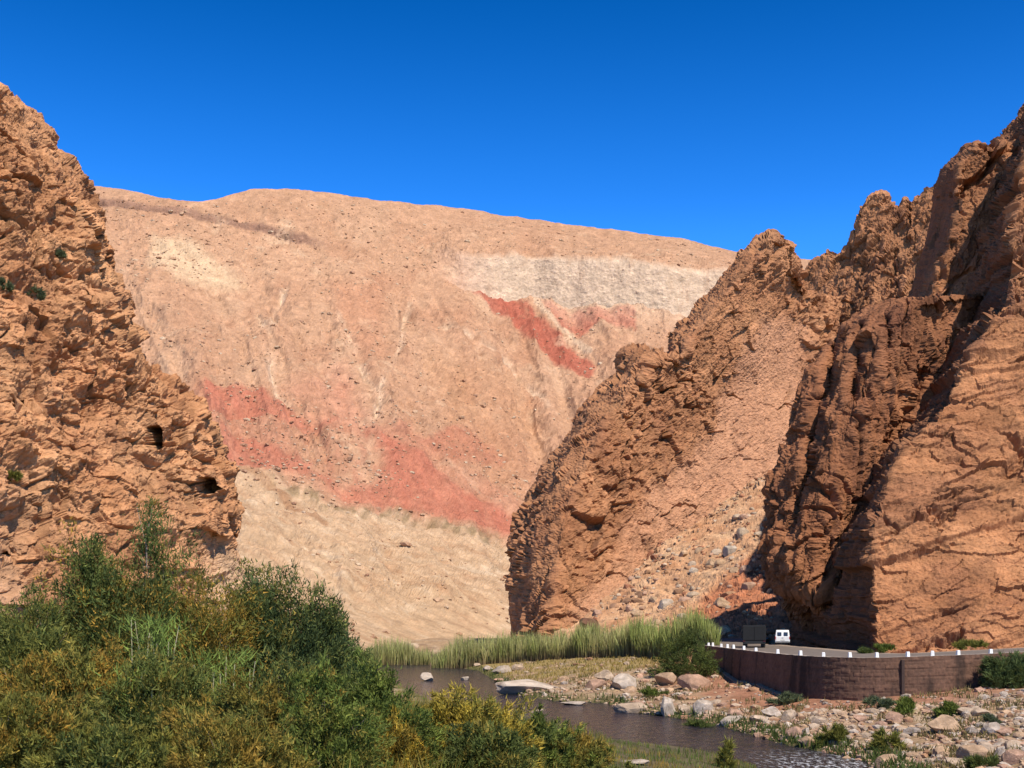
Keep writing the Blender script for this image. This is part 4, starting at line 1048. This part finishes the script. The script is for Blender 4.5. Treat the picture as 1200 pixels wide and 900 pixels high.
PAL = {'dark': [(0.054, 0.072, 0.020), (0.105, 0.128, 0.030), (0.18, 0.175, 0.040)],
       'blue': [(0.044, 0.066, 0.024), (0.092, 0.120, 0.036), (0.16, 0.175, 0.045)],
       'olive': [(0.10, 0.112, 0.024), (0.19, 0.175, 0.034), (0.27, 0.20, 0.04)],
       'orange': [(0.15, 0.125, 0.024), (0.26, 0.165, 0.028), (0.34, 0.19, 0.03)],
       'yellow': [(0.23, 0.19, 0.03), (0.38, 0.275, 0.038), (0.46, 0.29, 0.032)],
       'green': [(0.070, 0.098, 0.020), (0.135, 0.165, 0.030), (0.20, 0.215, 0.040)],
       'sage': [(0.07, 0.09, 0.045), (0.11, 0.13, 0.06), (0.15, 0.155, 0.07)]}
PA = {k: np.array(v) for k, v in PAL.items()}
def shrub(name, label, cat, px_, top, wpx, Y, pal, mix=None, mixf=0.3, ends=150, per=150, ll=0.17, lw=0.035, seed=0, group=None, base_drop=0.0, nstem=14, X=None, H=None, upright=0.0):
    r = np.random.default_rng(1000+seed)
    X = (px_-600)/F*Y if X is None else X
    g = float(ground_h(X, Y))-0.05-base_drop
    if H is None: H = CZ-(top-HY)/F*Y-g
    H = H*0.87; W = wpx/F*Y/2
    root = empty(name, (X, Y, g)); tag(root, label, cat, group)
    # branch ends fill a lumpy dome
    th = r.uniform(0, 2*math.pi, ends); ph = np.arccos(r.uniform(-0.05, 1, ends)); rad = r.uniform(0.35, 1.0, ends)**0.6
    lump = 1+0.5*fbm(np.stack([np.cos(th)*np.sin(ph)*2, np.sin(th)*np.sin(ph)*2, np.cos(ph)*2], -1)+seed, 1.0, 3)
    ncl = max(5, ends//9); ci = r.integers(0, ncl, ends)
    th = np.where(r.random(ends) < 0.9, th[ci]+r.normal(size=ends)*0.22, th); ph = np.clip(ph[ci]+r.normal(size=ends)*0.17, 0, 1.6); rad = np.clip(rad[ci]+r.normal(size=ends)*0.10, 0.2, 1.05)
    lump = lump[ci]
    E = np.stack([W*np.cos(th)*np.sin(ph)*rad*lump, W*0.9*np.sin(th)*np.sin(ph)*rad*lump, 0.10*H+0.88*H*np.cos(ph)*rad*lump], -1)
    VS, FS, o = [], [], 0
    for k in range(ends):
        e = E[k]; b0 = np.array([e[0]*0.12, e[1]*0.12, 0]); c1 = b0+(e-b0)*np.array([0.35, 0.35, 0.6])
        pts = [(1-t)**2*b0+2*t*(1-t)*c1+t*t*e+r.normal(size=3)*0.03*H*t*(1-t) for t in np.linspace(0, 1, 6)]
        if k < nstem*3:
            V, Fq = tube(pts, 0.012*H*(0.8 if k < nstem else 0.4), 0.002*H, 5); VS.append(V); FS.append(Fq+o); o += len(V)
    for k in range(nstem*2):                       # bare twigs poking out
        e = E[r.integers(ends)]; q0 = e*np.array([.75, .75, .8]); q1 = e*r.uniform(1.0, 1.16)+r.normal(size=3)*0.04*H
        V, Fq = tube([q0, (q0+q1)/2+r.normal(size=3)*0.02*H, q1], 0.0045*H, 0.0018*H, 4); VS.append(V); FS.append(Fq+o); o += len(V)
    me = make_mesh('stem', np.concatenate(VS), np.concatenate(FS), 4, M_bark); link('stem', me, root)
    # plumes of fine foliage
    npl = 3
    ep = np.repeat(E, npl, 0)+r.normal(size=(ends*npl, 3))*np.array([0.13*W, 0.13*W, 0.07*H])
    ax = ep/np.array([W, W, H])+np.array([0, 0, 0.55+upright]); ax += r.normal(size=ax.shape)*0.35; ax /= np.linalg.norm(ax, axis=1)[:, None]
    pl_len = 0.16*H*r.uniform(0.5, 1.3, len(ep)); cl = r.random(len(ep))
    c3 = PA[pal]
    hue = np.clip(0.5+0.9*fbm(ep/np.array([W, W, H])*1.6+seed*1.3, 1.0, 3), 0, 1)
    n_ = per//npl
    idx = np.repeat(np.arange(len(ep)), n_)
    s = r.random(len(idx))**0.8
    jit = r.normal(size=(len(idx), 3)); 
    pos = ep[idx]+ax[idx]*(s*pl_len[idx])[:, None]+jit*(0.05*H*(0.25+0.9*(1-s)))[:, None]
    pos[:, 2] -= 0.03*H*s*s
    pos[:, 2] = np.maximum(pos[:, 2], 0.02)
    dr = ax[idx]+r.normal(size=pos.shape)*0.55; dr /= np.linalg.norm(dr, axis=1)[:, None]
    t = np.clip(hue[idx]*1.3+0.25*r.normal(size=len(idx)), 0, 1.999); i0 = t.astype(int); ff = (t-i0)[:, None]
    col = c3[i0]*(1-ff)+c3[np.minimum(i0+1, 2)]*ff
    if mix:
        m_ = (sstep(0.62-mixf*0.6, 0.72-mixf*0.4, 0.5+0.7*fbm(ep/np.array([W, W, H])*2.2+seed*2.1+40, 1.0, 3)))[idx]*(r.random(len(idx)) < 0.85)
        cm = PA[mix][r.integers(0, 3, len(idx))]; col = col*(1-m_[:, None])+cm*m_[:, None]
    col = col*(0.7+0.6*cl[idx])[:, None]*r.uniform(0.75, 1.25, (len(idx), 1))
    col = col*1.18
    V, Ft, C = tri_leaves(pos, dr, ll*r.uniform(0.4, 1.3, len(idx))**1.5*1.1, lw*r.uniform(0.7, 1.3, len(idx)), col, r)
    me = make_mesh('foliage', V, Ft, 3, M_leaf, C); link('foliage', me, root)
    return root
SH = [
 ('feathery dark green tamarisk, tallest of the shrubs against the left cliff', 160, 592, 90, 43, 'dark', 'orange', .2, 130, 170),
 ('dark tamarisk just left of the tallest one against the cliff', 118, 622, 84, 43.5, 'dark', 'olive', .3, 110, 160),
 ('ragged tamarisk just right of the tallest one against the cliff', 207, 626, 84, 44, 'dark', 'olive', .35, 90, 150),
 ('dark bluish tamarisk with bare twigs in front of the pale slope', 322, 612, 90, 46, 'blue', 'olive', .2, 130, 170),
 ('bluish shrub on the right flank of the bluish tamarisk', 356, 668, 80, 46.5, 'blue', 'dark', .3, 110, 160),
 ('thin olive shrub on the left flank of the bluish tamarisk', 282, 662, 70, 46, 'olive', 'dark', .4, 90, 140),
 ('olive tamarisk at the left edge below the ledges of the cliff', 20, 686, 170, 42, 'olive', 'dark', .4, 200, 150),
 ('sparse brownish shrub between the two tallest tamarisks', 245, 640, 130, 44, 'olive', 'orange', .45, 110, 120),
 ('dark shrub with orange sprays left of the tallest tamarisk', 90, 640, 140, 44, 'dark', 'orange', .4, 170, 150),
 ('broad dark green shrub beside the river mouth right of the bluish tamarisk', 392, 716, 70, 48, 'blue', 'dark', .4, 190, 150),
 ('grey green shrub low at the right foot of the dark tamarisk', 405, 762, 70, 52, 'sage', 'dark', .4, 120, 130),
 ('wide olive shrub with rusty tips in the left foreground', 70, 760, 250, 33, 'olive', 'orange', .4, 260, 170),
 ('mixed green and rust shrub in the middle of the thicket', 185, 765, 180, 33, 'dark', 'olive', .45, 220, 160),
 ('rusty orange shrub right of centre in the thicket', 310, 775, 180, 33, 'orange', 'dark', .35, 220, 160),
 ('low olive shrub in the bottom left corner', 10, 815, 200, 26, 'olive', 'orange', .3, 220, 160),
 ('dark olive shrub along the bottom edge, second from the left corner', 150, 825, 210, 26, 'olive', 'dark', .4, 220, 160),
 ('rust brown shrub along the bottom edge below the pale canes', 275, 830, 190, 26, 'orange', 'olive', .45, 220, 160),
 ('yellow green leafy shrub along the bottom edge beside the green grass', 385, 800, 120, 31, 'green', 'olive', .3, 150, 150),
 ('leafy bright green bush at the left end of the grass bank', 440, 782, 150, 38, 'green', 'dark', .2, 190, 160),
 ('golden yellow bush on the crest of the grass bank', 545, 803, 140, 41, 'yellow', 'olive', .25, 180, 160),
 ('dark green bush right of the golden bush on the river bank', 615, 832, 100, 46, 'dark', 'green', .35, 130, 140),
 ('orange brown bush nearest the water on the river bank', 660, 846, 100, 47, 'orange', 'olive', .45, 130, 140),
 ('small rusty bush at the bottom edge in front of the golden bush', 468, 835, 70, 36, 'orange', 'yellow', .4, 80, 120),
 ('dark bush at the bottom edge below the golden bush', 570, 850, 150, 36, 'dark', 'olive', .35, 190, 150),
 ('low olive bush at the right tip of the thicket by the water', 695, 875, 70, 46, 'olive', 'green', .4, 110, 130),
]
for i, (lab, px_, top, w_, Y, pal_, mx_, mf, en, per) in enumerate(SH):
    shrub('tamarisk' if 'tamarisk' in lab else 'shrub', lab, 'shrub', px_, top, w_, Y, pal_, mx_, mf, int(en*1.1), int(per*1.45), ll=0.055+0.0028*Y, lw=0.012+0.0009*Y, seed=i, upright=0.5 if i < 6 else 0.0, group='shrubs of the riverside thicket')
# shrubs by the wall and on the bar: (label, px, base row, width px, height px, palette)
SM = [('dense dark green bush hanging against the right end of the wall', 1182, 806, 52, 42, 'blue', 260, 120), ('round green bush on the rubble below the wall, left of a pair', 1064, 838, 34, 18, 'green', 60, 90),
      ('round green bush on the rubble below the wall, right of a pair', 1110, 838, 24, 22, 'green', 60, 90), ('dusty bush at the foot of the middle of the wall', 1030, 830, 30, 14, 'sage', 50, 80),
      ('low dark bush at the left of the gravel bar beside the white rocks', 815, 851, 40, 12, 'dark', 60, 90), ('olive dry bush on the bar in front of the pale blocks', 920, 824, 32, 12, 'sage', 50, 80),
      ('tall thin dry bush between boulders near the rapids', 1042, 880, 30, 30, 'olive', 50, 80), ('dark bush behind the boulders at the bottom right', 1150, 902, 26, 20, 'dark', 50, 80), ('olive bush on the bar right of the squarish boulder', 975, 872, 32, 20, 'olive', 50, 80),
      ('dark green bush against the left end of the wall', 800, 793, 64, 60, 'dark', 160, 110), ('spiky dry weed standing in the shallows near the bottom edge', 850, 900, 18, 34, 'olive', 30, 60), ('sage bush in the right hand rubble by the edge', 1160, 850, 18, 9, 'sage', 40, 70), ('green tuft bush below the embankment shadow', 770, 815, 30, 12, 'green', 50, 80),
      ('low green bush on the road edge at the foot of the bedded slab', 1040, 767, 26, 9, 'green', 40, 70), ('yellowish bush beside the road near the right edge', 1135, 764, 36, 12, 'olive', 50, 80), ('dark weed below the overhang by the road', 1012, 768, 18, 6, 'dark', 30, 60)]
for i, (lab, px_, pb, w_, h_, pal_, en, per) in enumerate(SM):
    Y = 95.0
    if pb < 790: Y = 104.0
    else:
        for _ in range(14):
            X = (px_-600)/F*Y; Y = 0.5*Y+0.5*F*(CZ-max(0, float(ground_h(X, Y))))/(pb-HY)
    if i == 0: Y = 90.5
    o = shrub('shrub', lab, 'shrub', px_, 0, w_, Y, pal_, None, 0, en, per, ll=0.30 if i else 0.34, lw=0.07, seed=60+i, H=h_/F*Y, nstem=5)
    if pb < 790: o.location.z = float(road_z(o.location.x))-0.02

leftP = LEFT
lpx = leftP[..., 0]/leftP[..., 1]*F+600; lpy = HY-(leftP[..., 2]-CZ)/leftP[..., 1]*F
for i, (bx, by, wv, hv, lab) in enumerate([(6, 302, 22, 16, 'green bush clinging high on the left cliff at the frame edge'), (42, 348, 16, 14, 'small green bush under the upper ledge of the left cliff'), (6, 338, 14, 12, 'pale scrubby bush on the left cliff below the highest bush'),
        (40, 432, 16, 22, 'upright green bush halfway down the left cliff face'), (72, 300, 10, 8, 'tiny bush on the skyline side of the left cliff'), (15, 560, 14, 10, 'dry bush on the banded ledges of the left cliff')]):
    k = int(np.argmin((lpx-bx)**2+(lpy-by)**2)); q = leftP.reshape(-1, 3)[k]
    o = shrub('shrub', lab, 'shrub', bx, 0, wv, float(q[1])-0.3, 'sage' if i != 5 else 'olive', None, 0, 36, 70, ll=0.34, lw=0.09, seed=90+i, H=hv/F*q[1]/0.8, nstem=4)
    o.location = (q[0], q[1]-0.2, q[2]-0.3)
def blades(name, label, base, H, lean, wd, c0, c1, c2_, mat, seg=4, seed=0, kind='stuff'):
    """many grass or reed blades in one object"""
    r = np.random.default_rng(seed); n_ = len(base)
    a = r.uniform(0, 6.28, n_); ld = np.stack([np.cos(a), np.sin(a), 0*a], -1); sd = np.stack([np.cos(a+r.uniform(1, 2, n_)), np.sin(a+1.5), 0*a], -1)
    sd = np.stack([np.cos(a*3.1), np.sin(a*3.1)*0.5, 0*a], -1); sd /= np.linalg.norm(sd, axis=1)[:, None]
    VV, CC = [], []
    for k in range(seg+1):
        t = k/seg
        p = base+np.array([0, 0, 1])*(H*t*(1-0.18*lean*t))[:, None]+ld*(H*lean*t*t)[:, None]
        ww = wd*(1-t)**0.7*(0.6+0.4*min(1, t*3)) if k < seg else wd*0.03
        VV += [p-sd*ww[:, None]/2, p+sd*ww[:, None]/2]
        c = c0*(1-t*2)+c1*t*2 if t < .5 else c1*(2-2*t)+c2_*(2*t-1)
        CC += [c, c]
    V = np.stack(VV, 1).reshape(-1, 3); C = np.stack(CC, 1).reshape(-1, 3)
    q = np.array([[2*k, 2*k+1, 2*k+3, 2*k+2] for k in range(seg)])
    Fq = (np.arange(n_)[:, None, None]*(2*(seg+1))+q[None]).reshape(-1, 4)
    me = make_mesh(name, V, Fq, 4, mat, C)
    o = link(name, me)
    return tag(o, label, kind=kind)

def reed_bed(name, label, n_, x0, x1, y0f, dep, h0, seed, dens=0.0):
    r = np.random.default_rng(seed)
    px_ = r.uniform(x0, x1, n_); Yv = y0f(px_)+r.uniform(0, 1, n_)*dep
    X = (px_-600)/F*Yv; g = ground_h(X, Yv)
    Q = np.stack([X, Yv, 0*X], -1); cl = fbm(Q, 5.0, 4)
    kp = (cl+0.6*fbm(Q+33, 2.0, 2) > -0.42+0.25*r.random(n_)); px_, Yv, X, g, Q, cl = px_[kp], Yv[kp], X[kp], g[kp], Q[kp], cl[kp]; n_ = len(X)
    edge = np.clip(np.minimum(px_-x0, x1-px_)/25, 0.25, 1)
    c2n = fbm(Q+15, 2.2, 3)
    H = h0(px_)*(0.68+0.55*cl+0.36*c2n+r.uniform(-0.35, 0.18, n_))*(0.6+0.4*edge)
    H = np.clip(H, 0.8, None)
    gk = np.clip(0.5+cl*0.9+0.35*(px_ > 740)+r.normal(size=n_)*0.2, 0, 1)[:, None]
    c0 = np.array((0.21, 0.135, 0.075))*r.uniform(.7, 1.2, (n_, 1)); c1 = np.array((0.30, 0.25, 0.10))*(1-gk)+np.array((0.19, 0.22, 0.055))*gk; c2_ = np.array((0.42, 0.37, 0.18))*(1-gk)+np.array((0.30, 0.34, 0.10))*gk
    br = r.uniform(.45, 1.5, (n_, 1))*(1+0.7*fbm(Q, 1.1, 3))[:, None]; c1 = c1*br*1.1; c2_ = c2_*br*1.15
    blades(name, label, np.column_stack([X, Yv, g-0.05]), H, r.uniform(0.02, 0.45, n_)**1.5, r.choice([.07, .12, .28], n_, p=[.4, .4, .2]), c0, c1, c2_, M_reed, 4, seed+1000)
yf = lambda p: np.interp(p, [505, 600, 700, 780, 846], [200, 196, 178, 156, 141])
reed_bed('reed_bed', 'long bed of tall green and straw reeds below the leaning fin', 17000, 506, 843, yf, 10, lambda p: np.interp(p, [505, 530, 600, 650, 700, 760, 800, 846], [5.2, 6.0, 5.4, 5.2, 5.6, 6.0, 5.8, 5.0]), 51)
reed_bed('reed_bed', 'small bed of tall reeds left of the long bed where the river comes out', 3400, 420, 504, lambda p: 214+0*p, 10, lambda p: np.interp(p, [420, 455, 480, 504], [5.5, 7.2, 6.0, 5.5]), 52)

# canes inside the thicket
def cane(label, px_, top, Y, n_, spread, seed):
    r = np.random.default_rng(seed)
    X = (px_-600)/F*Y; g = float(ground_h(X, Y)); H = CZ-(top-HY)/F*Y-g
    base = np.column_stack([r.normal(0, spread, n_), r.normal(0, spread, n_), np.zeros(n_)])
    root = empty('cane_clump', (X, Y, g)); tag(root, label, 'cane', 'cane clumps in the thicket')
    VS, FS, o = [], [], 0
    for k in range(8):
        b0 = base[k]; tp = b0+np.array([r.normal(0, .3), r.normal(0, .3), H*r.uniform(.8, 1)])
        V, Fq = tube([b0, (b0+tp)/2+r.normal(size=3)*.05, tp], 0.035, 0.012, 5); VS.append(V); FS.append(Fq+o); o += len(V)
    link('stem', make_mesh('stem', np.concatenate(VS), np.concatenate(FS), 4, simple('cane_stem', (0.42, 0.36, 0.2), 0.8)), root)
    M6 = n_*16; s = r.integers(0, 8, M6); hh = r.uniform(.45, 1.0, M6)*H
    pos = base[s]+r.normal(size=(M6, 3))*spread*0.9; pos[:, 2] = hh
    d_ = np.stack([r.normal(size=M6), r.normal(size=M6), r.uniform(0.4, 2.2, M6)], -1); d_ /= np.linalg.norm(d_, axis=1)[:, None]
    col = np.array((0.21, 0.28, 0.055))*r.uniform(.5, 1.3, (M6, 1))
    V, Ft, C = tri_leaves(pos, d_, r.uniform(.25, .55, M6), r.uniform(.02, .04, M6), col, r)
    link('foliage', make_mesh('foliage', V, Ft, 3, M_leaf, C), root)
cane('pale green cane clump in the middle of the thicket', 185, 725, 37, 60, 0.5, 71)
cane('pale green cane clump right of the middle clump in the thicket', 268, 765, 37, 50, 0.4, 72)
cane('small pale cane clump low between the two larger clumps', 170, 785, 32, 40, 0.3, 73)

# tall grass on the near bank
def bank_grass():
    r = np.random.default_rng(81); n_ = 30000
    px_ = r.uniform(-40, 930, n_); Yv = 24+r.random(n_)**0.8*42
    X = (px_-600)/F*Yv; d_ = poly_sd(X, Yv, riv); ok = (d_ > 0.2) & (X < np.interp(Yv, yc, xc)+3)
    px_, Yv, X = px_[ok], Yv[ok], X[ok]; n_ = len(X); g = ground_h(X, Yv)
    Q = np.stack([X, Yv, 0*X], -1)
    t = np.clip(0.5+1.2*fbm(Q, 3.0, 3), 0, 1)[:, None]
    k = sstep(0, 0.35, np.clip(fbm(Q+30, 2.5, 3), -1, 1)+0.15*((px_ > 470) & (px_ < 600)))[:, None]
    c = np.array((0.07, 0.11, 0.024))*(1-t)+np.array((0.15, 0.19, 0.035))*t
    c = c*(1-k)+np.array((0.32, 0.21, 0.04))*k
    c = c*r.uniform(.7, 1.3, (n_, 1))
    H = r.uniform(0.7, 1.5, n_)*(0.8+0.5*fbm(Q, 4, 2))*np.interp(px_, [370, 400, 500, 620, 680, 720], [1, 1.5, 1.5, 1, .7, .35])
    blades('grass', 'tall green and yellowing grass on the near bank of the river', np.column_stack([X, Yv, g-0.05]), H, r.uniform(.05, .4, n_), r.uniform(.025, .05, n_), c*0.8, c, c*1.2, M_leaf, 3, 82)
bank_grass()
# low grass and dry tufts of the far side
def bar_grass():
    r = np.random.default_rng(91); n_ = 60000
    px_ = r.uniform(480, 1200, n_); py_ = r.uniform(766, 900, n_)
    Yv = F*(CZ-0.8)/(py_-HY); X = (px_-600)/F*Yv
    d_ = poly_sd(X, Yv, riv); pdv = poly_sd(X, Yv, plat)
    Q = np.stack([X, Yv, 0*X], -1); nn = fbm(Q+20, 3, 3); n2_ = fbm(Q+60, 5, 3)
    fringe = (d_ > -0.1) & (d_ < 1.6+1.5*nn) & (n2_ > -0.42)
    meadow = (Yv > 138) & (Yv < 235) & (d_ > 0.3) & (nn > -0.25)
    tuft = (n2_ > 0.12) & (d_ > 1.2) & (r.random(n_) < 0.8)
    ok = (fringe | meadow | tuft) & (pdv > 0.8) & (X > np.interp(Yv, yc, xc)+3)
    X, Yv, fringe, meadow, nn = X[ok][:34000], Yv[ok][:34000], fringe[ok][:34000], meadow[ok][:34000], nn[ok][:34000]; n_ = len(X)
    g = ground_h(X, Yv)
    c = np.where(fringe[:, None], np.array((0.065, 0.09, 0.02)), np.where(meadow[:, None], np.array((0.30, 0.22, 0.06)), np.array((0.17, 0.135, 0.05))))
    mg = (sstep(0.1, 0.4, nn)*meadow)[:, None]; c = c*(1-mg)+np.array((0.13, 0.14, 0.035))*mg
    c = c*r.uniform(.7, 1.3, (n_, 1))
    H = r.uniform(.2, .6, n_)*np.where(fringe, 1.35, 1.0)
    blades('grass', 'low green fringe and dry tufts along the right bank', np.column_stack([X, Yv, g-0.02]), H, r.uniform(.1, .6, n_), r.uniform(.05, .10, n_)*(1+Yv/200), c*0.85, c, c*1.1, M_leaf, 2, 92)
bar_grass()
# small scrub on cliffs and slopes
def scrub_on(name, label, pxy, palname, seed, size):
    r = np.random.default_rng(seed)
    return
